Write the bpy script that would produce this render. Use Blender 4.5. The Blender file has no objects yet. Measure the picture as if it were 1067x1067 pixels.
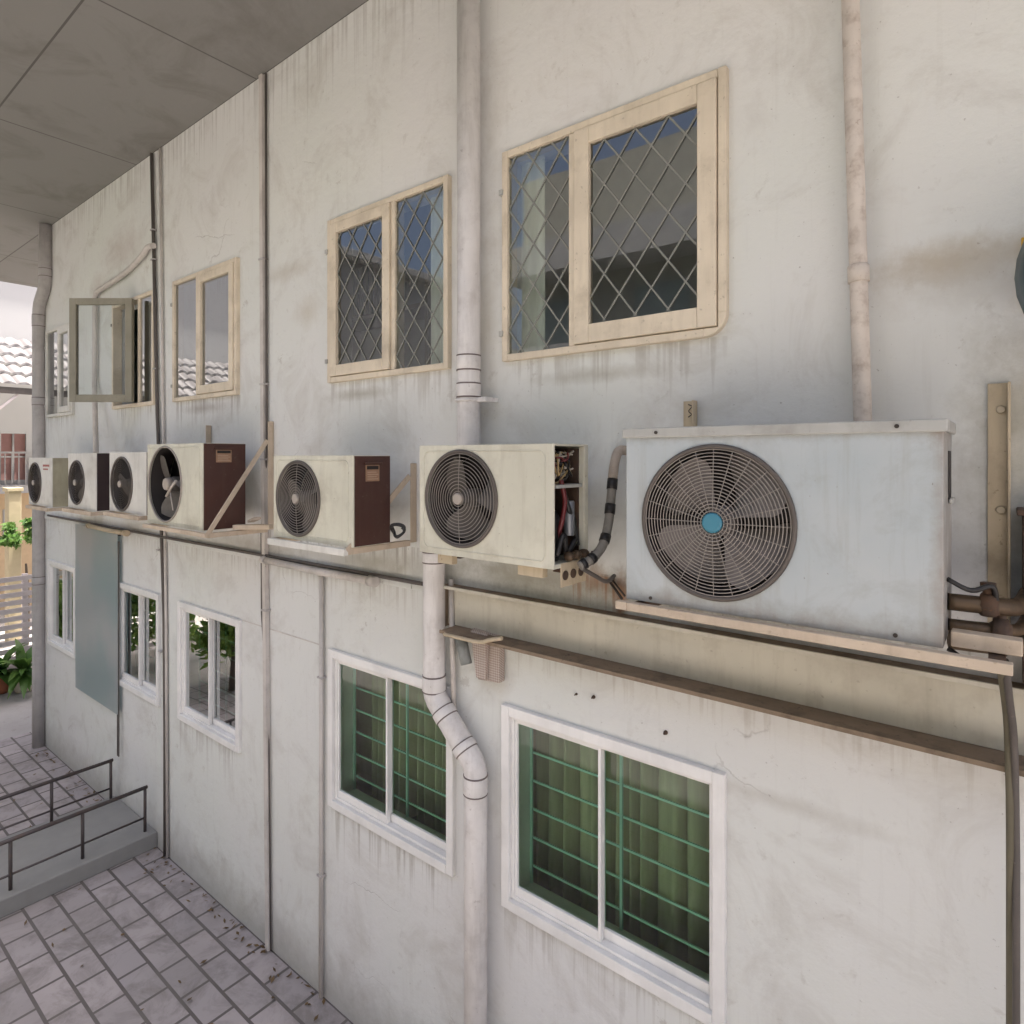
import bpy, bmesh, math, random
from mathutils import Vector, Matrix
R = math.radians
random.seed(7)
scn = bpy.context.scene
COL = scn.collection

# ------------------------------------------------------------------ measured view
CAM_D, CAM_Z = 2.7, 3.92            # metres from the wall, metres above the yard
FPX, CX, HY = 651.0, 533.5, 476.0
YAW = R(38.455)
SA, CA = math.sin(YAW), math.cos(YAW)

def P(px, py, off=0.0):
    """photo pixel -> (x, z) on the plane that stands `off` metres in front of the wall"""
    X = (px - CX) / FPX
    n = CAM_D - off
    s = n * (X * CA - SA) / (CA + X * SA)
    return s, CAM_Z - (py - HY) * (n * CA - s * SA) / FPX

def PV(px, py, off=0.0):
    x, z = P(px, py, off)
    return Vector((x, -off, z))

def Q(px, py, xp):
    """photo pixel -> (y, z) on the plane x = xp"""
    X = (px - CX) / FPX
    t = xp / (-SA + X * CA)
    return t * (CA + X * SA) - CAM_D, CAM_Z - (py - HY) / FPX * t

# ------------------------------------------------------------------ materials
MATS = {}
class N:
    def __init__(self, name):
        self.m = bpy.data.materials.new(name)
        self.m.use_nodes = True
        self.t = self.m.node_tree
        self.t.nodes.clear()
        self.out = self.t.nodes.new('ShaderNodeOutputMaterial')
        self.b = self.t.nodes.new('ShaderNodeBsdfPrincipled')
        self.t.links.new(self.b.outputs[0], self.out.inputs[0])
        MATS[name] = self.m
    def n(self, typ, **kw):
        x = self.t.nodes.new(typ)
        for k, v in kw.items():
            setattr(x, k, v)
        return x
    def l(self, a, b):
        self.t.links.new(a, b)
    def pos(self, scale=(1, 1, 1)):
        g = self.n('ShaderNodeNewGeometry')
        mp = self.n('ShaderNodeMapping')
        mp.inputs['Scale'].default_value = scale
        self.l(g.outputs['Position'], mp.inputs['Vector'])
        return mp.outputs[0]
    def noise(self, scale, detail=4, rough=.55, vec=None, dist=0.0):
        x = self.n('ShaderNodeTexNoise')
        x.inputs['Scale'].default_value = scale
        x.inputs['Detail'].default_value = detail
        x.inputs['Roughness'].default_value = rough
        x.inputs['Distortion'].default_value = dist
        self.l(vec if vec is not None else self.pos(), x.inputs['Vector'])
        return x.outputs[0]
    def ramp(self, fac, a, b, va=0.0, vb=1.0):
        x = self.n('ShaderNodeMapRange')
        x.inputs['From Min'].default_value = a
        x.inputs['From Max'].default_value = b
        x.inputs['To Min'].default_value = va
        x.inputs['To Max'].default_value = vb
        self.l(fac, x.inputs['Value'])
        return x.outputs[0]
    def math(self, op, a, b=None, c=None):
        x = self.n('ShaderNodeMath', operation=op)
        for i, v in enumerate((a, b, c)):
            if v is None: continue
            if isinstance(v, (int, float)): x.inputs[i].default_value = v
            else: self.l(v, x.inputs[i])
        return x.outputs[0]
    def mix(self, fac, a, b, blend='MIX'):
        x = self.n('ShaderNodeMix', data_type='RGBA', blend_type=blend)
        if isinstance(fac, (int, float)): x.inputs[0].default_value = fac
        else: self.l(fac, x.inputs[0])
        for i, v in ((6, a), (7, b)):
            if isinstance(v, tuple): x.inputs[i].default_value = (*v[:3], 1)
            else: self.l(v, x.inputs[i])
        return x.outputs[2]
    def base(self, v):
        if isinstance(v, tuple): self.b.inputs['Base Color'].default_value = (*v, 1)
        else: self.l(v, self.b.inputs['Base Color'])
    def rough(self, v):
        if isinstance(v, (int, float)): self.b.inputs['Roughness'].default_value = v
        else: self.l(v, self.b.inputs['Roughness'])
    def bump(self, h, strength=.3, dist=.01):
        x = self.n('ShaderNodeBump')
        x.inputs['Strength'].default_value = strength
        x.inputs['Distance'].default_value = dist
        self.l(h, x.inputs['Height'])
        self.l(x.outputs[0], self.b.inputs['Normal'])

def paint(name, col, rough=.5, dirt=(.10, .08, .055), amount=.5, scale=3.0, metal=0.0, streak=.4, spots=.3, bump=.15, var=.08):
    """old paint: soft colour drift, runs of dirt, small chips and specks"""
    m = N(name)
    a = m.noise(scale, 5)
    c = m.mix(m.ramp(a, .35, .65), tuple(x * (1 - var) for x in col), tuple(min(1, x * (1 + var)) for x in col))
    d = m.noise(scale * 1.7, 8, .65)
    c = m.mix(m.math('MULTIPLY', m.ramp(d, .5, .78), amount), c, dirt)
    s = m.noise(5, 5, .6, m.pos((5, 5, .6)))
    c = m.mix(m.math('MULTIPLY', m.ramp(s, .5, .72), streak), c, tuple(.55 * q + .45 * w for q, w in zip(dirt, col)))
    k = m.noise(38, 3, .6)
    c = m.mix(m.math('MULTIPLY', m.ramp(k, .66, .72), spots), c, dirt)
    m.base(c)
    m.rough(m.ramp(d, .3, .7, rough * .85, min(1, rough * 1.25)))
    m.b.inputs['Metallic'].default_value = metal
    if bump:
        m.bump(m.noise(22, 6, .6), bump, .006)
    return m.m

def plain(name, col, rough=.5, metal=0.0, var=.12, scale=9):
    m = N(name)
    m.base(m.mix(m.noise(scale, 4), tuple(x * (1 - var) for x in col), tuple(min(1, x * (1 + var)) for x in col)))
    m.rough(rough)
    m.b.inputs['Metallic'].default_value = metal
    return m.m

# --- the whitewashed wall with its stains
UP0, UP1, LO0, LO1, WTOP = 4.445, 5.60, 1.435, 2.55, 7.0
def wall_material():
    m = N('old_whitewash')
    g = m.n('ShaderNodeNewGeometry')
    sx = m.n('ShaderNodeSeparateXYZ'); m.l(g.outputs['Position'], sx.inputs[0])
    px, pz = sx.outputs[0], sx.outputs[2]
    big = m.noise(.45, 3, .5)
    c = m.mix(m.ramp(big, .38, .62), (.665, .662, .65), (.65, .665, .63))
    mid = m.noise(2.1, 9, .72, dist=.7)
    c = m.mix(m.math('MULTIPLY', m.ramp(mid, .5, .68), .36), c, (.40, .37, .33))
    # fine roller texture and weather runs
    st = m.noise(3.2, 7, .65, m.pos((6, 6, .35)))
    c = m.mix(m.math('MULTIPLY', m.ramp(st, .56, .8), .20), c, (.36, .335, .30))
    fl = m.noise(9, 8, .7, dist=.3)
    c = m.mix(m.math('MULTIPLY', m.ramp(fl, .6, .74), .38), c, (.33, .30, .26))
    sp = m.noise(46, 3, .6)
    c = m.mix(m.math('MULTIPLY', m.ramp(sp, .68, .73), .5), c, (.20, .175, .15))
    pk = m.noise(3.3, 11, .78)
    flake = m.math('MULTIPLY', m.ramp(pk, .612, .626), m.ramp(m.noise(.9, 3), .46, .58))   # paint that has come off in sharp edged patches
    c = m.mix(m.math('MULTIPLY', flake, .5), c, (.43, .405, .365))
    wob = m.noise(6.5, 9, .74)
    wob2 = m.noise(5.1, 9, .74, m.pos((1.3, 1.3, 1.1)))
    def stain(c, x, z, rx, rz, col, amt, hard=.55):
        dx = m.math('DIVIDE', m.math('ADD', m.math('SUBTRACT', px, x), m.math('MULTIPLY', m.math('SUBTRACT', wob, .5), rx * 1.6)), rx)
        dz = m.math('DIVIDE', m.math('ADD', m.math('SUBTRACT', pz, z), m.math('MULTIPLY', m.math('SUBTRACT', wob2, .5), rz * 1.6)), rz)
        r = m.math('SQRT', m.math('ADD', m.math('MULTIPLY', dx, dx), m.math('MULTIPLY', dz, dz)))
        f = m.math('MULTIPLY', m.ramp(r, 1.0, 1.0 - hard), amt)
        return m.mix(f, c, col)
    for (x, z, rx, rz, col, amt, hard) in (
        (-.16, 4.62, .35, .10, (.36, .28, .17), .55, .9),       # brown patch near the round object
        (-.10, 4.55, .42, .14, (.38, .34, .28), .4, .9),
        (.10, 3.95, .30, .55, (.20, .19, .13), .6, .9),         # green grime beside the steel post
        (.25, 3.3, .32, .6, (.07, .05, .035), .8, .9),
        (-1.2, 3.27, 1.5, .13, (.17, .14, .09), .75, .8),       # grime line above the channel
        (-2.2, 3.3, .75, .22, (.26, .245, .18), .6, .9),
        (-1.47, 3.23, .045, .16, (.23, .09, .025), .75, .8),    # rust run under the open unit
        (-1.62, 3.32, .10, .08, (.25, .11, .04), .6, .9),
        (-3.3, 3.22, .85, .12, (.27, .25, .19), .55, .9),
        (-4.6, 3.2, 1.6, .10, (.29, .26, .21), .5, .9),
        (-7.6, 3.15, 2.4, .08, (.30, .26, .23), .5, .9),
        (-3.5, 4.35, .45, .05, (.31, .28, .22), .55, .9),       # below the sills
        (-5.7, 4.36, .5, .06, (.29, .25, .22), .55, .9),
        (-1.6, 4.33, .5, .05, (.33, .30, .24), .5, .9),
        (-4.1, 5.0, .22, .16, (.42, .36, .27), .4, .9),
        (-4.35, 5.35, .5, .09, (.40, .35, .28), .4, .9),
        (-7.6, 6.2, .7, .3, (.44, .37, .34), .45, .9),
        (-8.3, 5.9, .3, .2, (.40, .32, .30), .4, .9),
        (-2.3, 2.72, .22, .22, (.35, .31, .25), .45, .9),
        (-2.35, 4.65, .12, .5, (.44, .40, .32), .45, .9),
        (-.75, 2.5, .5, .05, (.38, .35, .30), .35, .9),
    ):
        c = stain(c, x, z, rx, rz, col, amt, hard)
    run = m.noise(26, 3, .6, m.pos((1, 1, .012)))                     # one value per vertical run
    fade = m.noise(9, 6, .7, m.pos((1, 1, .25)))
    def drips(c, xa, xb, zt, ln, col, amt):
        d = m.math('DIVIDE', m.math('SUBTRACT', zt, pz), m.math('MULTIPLY', m.ramp(run, .42, .66), ln))
        f = m.math('MULTIPLY', m.ramp(d, 1.0, .2), m.math('GREATER_THAN', d, 0.0))
        f = m.math('MULTIPLY', f, m.math('MULTIPLY', m.math('GREATER_THAN', px, xa), m.math('LESS_THAN', px, xb)))
        f = m.math('MULTIPLY', f, m.ramp(run, .46, .56))
        f = m.math('MULTIPLY', f, m.ramp(fade, .35, .6, .25, 1))
        return m.mix(m.math('MULTIPLY', f, amt), c, col)
    for (xa, xb, zt_, ln, col, amt) in (
        (-2.2, -.95, UP0, .28, (.27, .24, .20), .45), (-3.8, -2.6, UP0, .30, (.27, .24, .20), .45), (-6.28, -5.07, UP0, .34, (.24, .20, .17), .65),
        (-7.8, -6.7, UP0, .3, (.26, .22, .19), .5), (-10.1, -9.1, UP0, .3, (.26, .22, .19), .5),
        (-2.5, 2.0, 2.92, .26, (.30, .25, .19), .38), (-10.2, -2.9, 3.08, .28, (.32, .28, .24), .35), (-2.2, -.95, LO0, .45, (.28, .25, .21), .42),
        (-3.8, -2.57, LO0, .45, (.28, .25, .21), .6), (-6.2, -5.04, LO0, .4, (.33, .29, .27), .5), (-10.2, 2, WTOP, .7, (.30, .28, .25), .5),
        (-4.8, -2.6, 3.35, .26, (.22, .19, .15), .6), (-1.6, .2, 3.34, .2, (.13, .10, .07), .7), (-1.75, -1.4, 3.33, .34, (.26, .12, .05), .8)):
        c = drips(c, xa, xb, zt_, ln, col, amt)
    # splash zone of the yard
    lo = m.math('ADD', pz, m.math('MULTIPLY', m.math('SUBTRACT', wob, .5), .5))
    c = m.mix(m.ramp(lo, .45, .05, 0, .55), c, (.25, .23, .20))
    # hairline cracks, only in some places
    v = m.n('ShaderNodeTexVoronoi', feature='DISTANCE_TO_EDGE')
    v.inputs['Scale'].default_value = 1.15
    wv = m.n('ShaderNodeVectorMath', operation='MULTIPLY_ADD')
    nz = m.n('ShaderNodeTexNoise'); nz.inputs['Scale'].default_value = 2.6; nz.inputs['Detail'].default_value = 7
    m.l(g.outputs['Position'], nz.inputs['Vector'])
    m.l(nz.outputs['Color'], wv.inputs[0]); wv.inputs[1].default_value = (.5, .5, .5)
    m.l(m.pos((.7, 1, 1.5)), wv.inputs[2])
    m.l(wv.outputs[0], v.inputs['Vector'])
    crack = m.math('MULTIPLY', m.ramp(v.outputs['Distance'], .006, .001), m.ramp(m.noise(.8, 2), .60, .66))
    c = m.mix(m.math('MULTIPLY', crack, .4), c, (.22, .19, .17))
    m.base(c)
    m.rough(.85)
    h = m.math('ADD', m.math('MULTIPLY', m.noise(14, 8, .65), 1.0), m.math('MULTIPLY', m.noise(2.2, 4), 2.2))
    h = m.math('SUBTRACT', h, m.math('MULTIPLY', m.math('ADD', crack, flake), .5))
    m.bump(h, .32, .012)
    return m.m
wall_material()

paint('cream_enamel', (.60, .585, .485), .42, dirt=(.17, .12, .07), amount=.42, streak=.30, spots=.4)
paint('white_enamel', (.64, .63, .585), .42, dirt=(.2, .15, .10), amount=.34, streak=.30, spots=.3)
def old_case():
    m = N('blue_grey_enamel')
    g = m.n('ShaderNodeNewGeometry'); sx = m.n('ShaderNodeSeparateXYZ'); m.l(g.outputs['Position'], sx.inputs[0])
    X, Z = sx.outputs[0], sx.outputs[2]
    c = m.mix(m.ramp(m.noise(2.2, 6, .6), .36, .64), (.395, .44, .455), (.45, .48, .485))
    c = m.mix(m.math('MULTIPLY', m.ramp(m.noise(4.5, 9, .72, dist=.5), .52, .72), .42), c, (.27, .265, .24))
    st = m.noise(7, 6, .65, m.pos((3, 3, .22)))
    c = m.mix(m.math('MULTIPLY', m.ramp(st, .52, .70), .38), c, (.30, .29, .255))
    w = m.noise(11, 8, .7)
    wj = m.math('MULTIPLY', m.math('SUBTRACT', w, .5), .16)
    low = m.ramp(m.math('ADD', Z, wj), 3.44, 3.35)                       # splash grime on the bottom edge
    c = m.mix(m.math('MULTIPLY', low, .62), c, (.17, .135, .10))
    top = m.ramp(m.math('ADD', Z, wj), 3.965, 4.03)                      # dirt that runs from under the lid
    c = m.mix(m.math('MULTIPLY', top, .5), c, (.22, .185, .15))
    edge = m.ramp(m.math('ADD', X, m.math('MULTIPLY', wj, .6)), -.185, -.145)
    c = m.mix(m.math('MULTIPLY', edge, .55), c, (.24, .185, .14))
    sc = m.noise(60, 3, .6, m.pos((1, 1, .5)))
    c = m.mix(m.math('MULTIPLY', m.ramp(sc, .70, .745), .7), c, (.13, .08, .05))
    m.base(c)
    m.rough(m.ramp(w, .3, .7, .34, .6))
    m.bump(m.math('ADD', m.noise(2.6, 2), m.math('MULTIPLY', w, .12)), .25, .02)
old_case()
paint('lid_grey', (.40, .40, .375), .45, dirt=(.14, .12, .10), amount=.45, scale=4, streak=.2)
paint('brown_enamel', (.060, .022, .016), .42, dirt=(.10, .07, .05), amount=.3, streak=.2, spots=.5, bump=.1)
paint('dark_brown_enamel', (.022, .010, .012), .45, dirt=(.05, .035, .03), amount=.3, streak=.2, bump=.05)
paint('olive_enamel', (.34, .32, .23), .5, amount=.3)
paint('cream_wood', (.66, .58, .455), .6, dirt=(.16, .12, .075), amount=.42, streak=.22, spots=.35, bump=.25)
paint('cream_steel', (.50, .415, .29), .5, dirt=(.13, .085, .045), amount=.5, streak=.4, spots=.4, bump=.2)
paint('bracket_wood', (.52, .43, .33), .7, dirt=(.20, .14, .09), amount=.45, streak=.35, spots=.3, bump=.3)
paint('olive_dark', (.13, .115, .075), .6, dirt=(.05, .04, .03), amount=.4, streak=.3)
paint('olive_backlit', (.25, .235, .18), .6, dirt=(.10, .09, .06), amount=.25, streak=.2)  # inner side paint with backlit shade put into its colour
paint('pipe_white', (.70, .675, .655), .45, dirt=(.20, .165, .14), amount=.38, scale=4, streak=.45, spots=.35, bump=.08)
paint('pipe_peeling', (.60, .54, .48), .7, dirt=(.24, .165, .12), amount=.7, scale=9, streak=.2, spots=.5, bump=.5)
paint('pipe_grey', (.42, .40, .39), .55, dirt=(.15, .13, .12), amount=.4, streak=.4)
paint('channel_paint', (.54, .51, .425), .55, dirt=(.16, .12, .07), amount=.45, scale=2.2, streak=.35, spots=.3, bump=.12)
paint('grimy_flange', (.24, .18, .125), .85, dirt=(.04, .028, .02), amount=.7, scale=5, streak=.2, spots=.6, bump=.6)
paint('white_aluminium', (.77, .76, .74), .4, dirt=(.35, .33, .32), amount=.12, streak=.15, spots=.06, bump=0)
paint('conduit_paint', (.56, .525, .49), .5, dirt=(.18, .15, .13), amount=.4, streak=.4)
paint('cable_dark', (.09, .078, .07), .6, dirt=(.2, .17, .15), amount=.4, streak=.2, bump=0)
paint('steel_rail', (.085, .072, .07), .5, dirt=(.16, .09, .05), amount=.5, streak=.2, metal=.3)
paint('rusty_metal', (.065, .042, .03), .75, dirt=(.16, .075, .03), amount=.6, scale=6, spots=.5, bump=.5)
paint('oily_brass', (.10, .066, .038), .5, dirt=(.035, .025, .02), amount=.7, scale=14, metal=.4, bump=.4)
paint('insulation', (.40, .34, .28), .85, dirt=(.12, .10, .085), amount=.5, scale=8, bump=.5)
paint('foil_grey', (.25, .265, .255), .5, dirt=(.1, .09, .08), amount=.5, scale=10, bump=.3)
paint('hose_grey', (.23, .215, .19), .7, dirt=(.07, .055, .045), amount=.6, scale=12, bump=.4)
plain('black_tape', (.014, .013, .013), .45)
plain('grille_steel', (.30, .27, .24), .5, .2, .25, 12)
plain('grille_pale', (.50, .45, .40), .5, .15, .25, 12)
plain('grille_dark', (.10, .085, .075), .45, .2, .2)
plain('shroud_black', (.018, .014, .013), .7)
paint('fan_dusty', (.205, .185, .175), .7, dirt=(.10, .08, .065), amount=.5, scale=8, streak=.1, bump=.2)
paint('fan_dark', (.095, .085, .075), .6, dirt=(.05, .04, .035), amount=.5, scale=8, streak=.1, bump=.2)
plain('hub_cream', (.38, .335, .29), .5)
plain('hub_blue', (.05, .21, .29), .4)
plain('sticker', (.30, .18, .11), .55, 0, .3, 30)
plain('sticker_white', (.55, .54, .50), .5, 0, .1)
plain('print_pale', (.42, .30, .22), .6)
plain('ink_red', (.35, .10, .08), .6)
plain('ink_dark', (.05, .045, .05), .6)
plain('wire_red', (.13, .018, .02), .4)
plain('wire_yellow', (.33, .23, .10), .4)
plain('wire_white', (.42, .38, .32), .4)
plain('capacitor', (.24, .25, .27), .4, .5)
plain('joint_dirt', (.16, .13, .12), .7)
plain('screw', (.06, .05, .045), .5, .6)
plain('bolt', (.46, .39, .29), .5, .3)
plain('teal_bar', (.48, .70, .62), .4)
plain('lead_strip', (.20, .205, .18), .5)
plain('teal_plastic', (.022, .058, .072), .35)
plain('yellow_paint', (.60, .36, .04), .5)
def soffit_mat():
    m = N('soffit')
    b = m.n('ShaderNodeTexBrick'); b.offset = 0
    b.inputs['Scale'].default_value = 1; b.inputs['Brick Width'].default_value = 2.4; b.inputs['Row Height'].default_value = 1.2; b.inputs['Mortar Size'].default_value = .008
    b.inputs['Color1'].default_value = (.215, .21, .20, 1); b.inputs['Color2'].default_value = (.23, .225, .215, 1); b.inputs['Mortar'].default_value = (.10, .095, .09, 1)
    m.l(m.pos(), b.inputs['Vector'])
    c = m.mix(m.math('MULTIPLY', m.ramp(m.noise(1.3, 8, .65, dist=.8), .5, .68), .5), b.outputs[0], (.13, .12, .105))
    m.base(c); m.rough(.9); m.bump(m.noise(12, 7), .3, .01)
soffit_mat()
plain('interior', (.29, .335, .325), .9)
plain('interior_pale', (.52, .56, .52), .9)
plain('terracotta', (.34, .12, .06), .8, 0, .2)
plain('pot_white', (.62, .56, .47), .7, 0, .1)
plain('soil', (.05, .035, .025), .95)
plain('bark', (.10, .075, .055), .9, 0, .3, 8)
plain('fence_white', (.62, .56, .56), .6)
plain('house_white', (.40, .395, .39), .85, 0, .04, 1)
plain('house_orange', (.50, .37, .23), .85)
plain('house_yellow', (.48, .41, .27), .85)
plain('opposite_wall', (.38, .37, .32), .9)
plain('curtain_red', (.42, .24, .22), .9)
plain('slab_concrete', (.27, .265, .25), .9)

def leaf_mat(name, a, b):
    m = N(name)
    oi = m.n('ShaderNodeNewGeometry')
    m.base(m.mix(oi.outputs['Random Per Island'], a, b))
    m.rough(.45)
    m.b.inputs['Subsurface Weight'].default_value = 0
    tr = m.n('ShaderNodeBsdfTranslucent')
    m.l(m.mix(oi.outputs['Random Per Island'], tuple(x * 1.3 for x in a), tuple(x * 1.3 for x in b)), tr.inputs[0])
    mx = m.n('ShaderNodeMixShader'); mx.inputs[0].default_value = .35
    m.l(m.b.outputs[0], mx.inputs[1]); m.l(tr.outputs[0], mx.inputs[2])
    m.l(mx.outputs[0], m.out.inputs[0])
leaf_mat('dry_leaf', (.10, .065, .03), (.20, .13, .06))
leaf_mat('leaves_tree', (.035, .075, .016), (.11, .17, .035))
leaf_mat('leaves_bush', (.11, .20, .035), (.28, .38, .075))  # leaves lightened in colour to stand in for sunlight
leaf_mat('leaves_pot', (.05, .13, .03), (.15, .27, .06))

def curtain_mat(name, a):
    m = N(name)
    m.base(m.mix(m.noise(30, 3, .6, m.pos((1, 1, .15))), tuple(x * .8 for x in a), tuple(x * 1.15 for x in a)))
    m.rough(.9)
curtain_mat('curtain_olive', (.50, .43, .28))
curtain_mat('curtain_pale', (.68, .72, .64))

def glass(name, tint, ior=1.5, rough=.0, boost=0.0):
    m = N(name)
    t = m.n('ShaderNodeBsdfTransparent'); t.inputs[0].default_value = (*tint, 1)
    g = m.n('ShaderNodeBsdfGlossy'); g.inputs['Roughness'].default_value = rough
    g.inputs[0].default_value = (.95, .97, .97, 1)
    f = m.n('ShaderNodeFresnel'); f.inputs[0].default_value = ior
    fac = m.math('ADD', f.outputs[0], boost)
    bp = m.n('ShaderNodeBump'); bp.inputs['Strength'].default_value = .03; bp.inputs['Distance'].default_value = .05
    m.l(m.noise(1.3, 1), bp.inputs['Height']); m.l(bp.outputs[0], g.inputs['Normal'])
    x = m.n('ShaderNodeMixShader'); m.l(fac, x.inputs[0])
    m.l(t.outputs[0], x.inputs[1]); m.l(g.outputs[0], x.inputs[2]); m.l(x.outputs[0], m.out.inputs[0])
glass('glass_clear', (.88, .92, .91), 1.5, .0, .07)
glass('glass_thin', (.9, .93, .94), 1.35)
glass('glass_green', (.66, .89, .79), 1.45, .0, .01)
glass('glass_mirror', (.5, .8, .74), 1.75, .0, .41)
glass('glass_reflective', (.55, .6, .62), 1.9, .0, .22)
def frosted():
    m = N('frosted_sheet')
    m.base(m.mix(m.ramp(m.noise(.9, 3), .42, .58), (.66, .645, .64), (.50, .575, .57)))  # pinkish to teal drift stands in for a blurred reflection
    m.rough(.22); m.b.inputs['Specular IOR Level'].default_value = .8
    tr = m.n('ShaderNodeBsdfTranslucent'); tr.inputs[0].default_value = (.62, .70, .72, 1)
    tp = m.n('ShaderNodeBsdfTransparent'); tp.inputs[0].default_value = (.6, .72, .75, 1)
    a = m.n('ShaderNodeMixShader'); a.inputs[0].default_value = .45
    m.l(m.b.outputs[0], a.inputs[1]); m.l(tr.outputs[0], a.inputs[2])
    b = m.n('ShaderNodeMixShader'); b.inputs[0].default_value = .22
    m.l(a.outputs[0], b.inputs[1]); m.l(tp.outputs[0], b.inputs[2]); m.l(b.outputs[0], m.out.inputs[0])
frosted()

def ground_mats():
    m = N('yard_concrete')
    c = m.mix(m.ramp(m.noise(.8, 6), .35, .65), (.30, .28, .265), (.42, .40, .385))
    c = m.mix(m.math('MULTIPLY', m.ramp(m.noise(5, 8, .7), .55, .72), .5), c, (.16, .14, .12))
    m.base(c); m.rough(.9); m.bump(m.noise(25, 6), .3, .01)
    m = N('brick_pavers')
    b = m.n('ShaderNodeTexBrick'); b.offset = .5
    b.inputs['Scale'].default_value = 1.0
    b.inputs['Brick Width'].default_value = .36
    b.inputs['Row Height'].default_value = .22
    b.inputs['Mortar Size'].default_value = .012
    b.inputs['Color1'].default_value = (.42, .375, .37, 1)
    b.inputs['Color2'].default_value = (.34, .31, .31, 1)
    b.inputs['Mortar'].default_value = (.12, .105, .10, 1)
    m.l(m.pos(), b.inputs['Vector'])
    c = m.mix(m.math('MULTIPLY', m.ramp(m.noise(3, 9, .72, dist=.5), .46, .64), .6), b.outputs[0], (.15, .135, .12))
    c = m.mix(m.math('MULTIPLY', m.ramp(m.noise(.7, 6), .48, .62), .4), c, (.20, .185, .17))
    m.base(c); m.rough(.85)
    m.bump(m.math('SUBTRACT', m.math('MULTIPLY', m.noise(30, 5), .2), b.outputs['Fac']), .5, .01)
    m = N('cane_weave')
    ck = m.n('ShaderNodeTexChecker'); ck.inputs['Scale'].default_value = 105
    mp = m.n('ShaderNodeMapping'); mp.inputs['Rotation'].default_value = (0, R(45), 0)
    m.l(m.pos(), mp.inputs[0]); m.l(mp.outputs[0], ck.inputs[0])
    m.base(m.mix(ck.outputs['Fac'], (.50, .43, .38), (.33, .26, .22))); m.rough(.7)
    m.bump(ck.outputs['Fac'], .5, .004)
    m = N('roof_tile_grey')
    w = m.n('ShaderNodeTexWave', bands_direction='Y'); w.inputs['Scale'].default_value = 1.6; w.inputs['Distortion'].default_value = .6
    m.l(m.pos(), w.inputs[0])
    m.base(m.mix(m.ramp(w.outputs[0], .2, .9), (.15, .14, .14), (.25, .24, .24))); m.rough(.8)
ground_mats()

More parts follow.
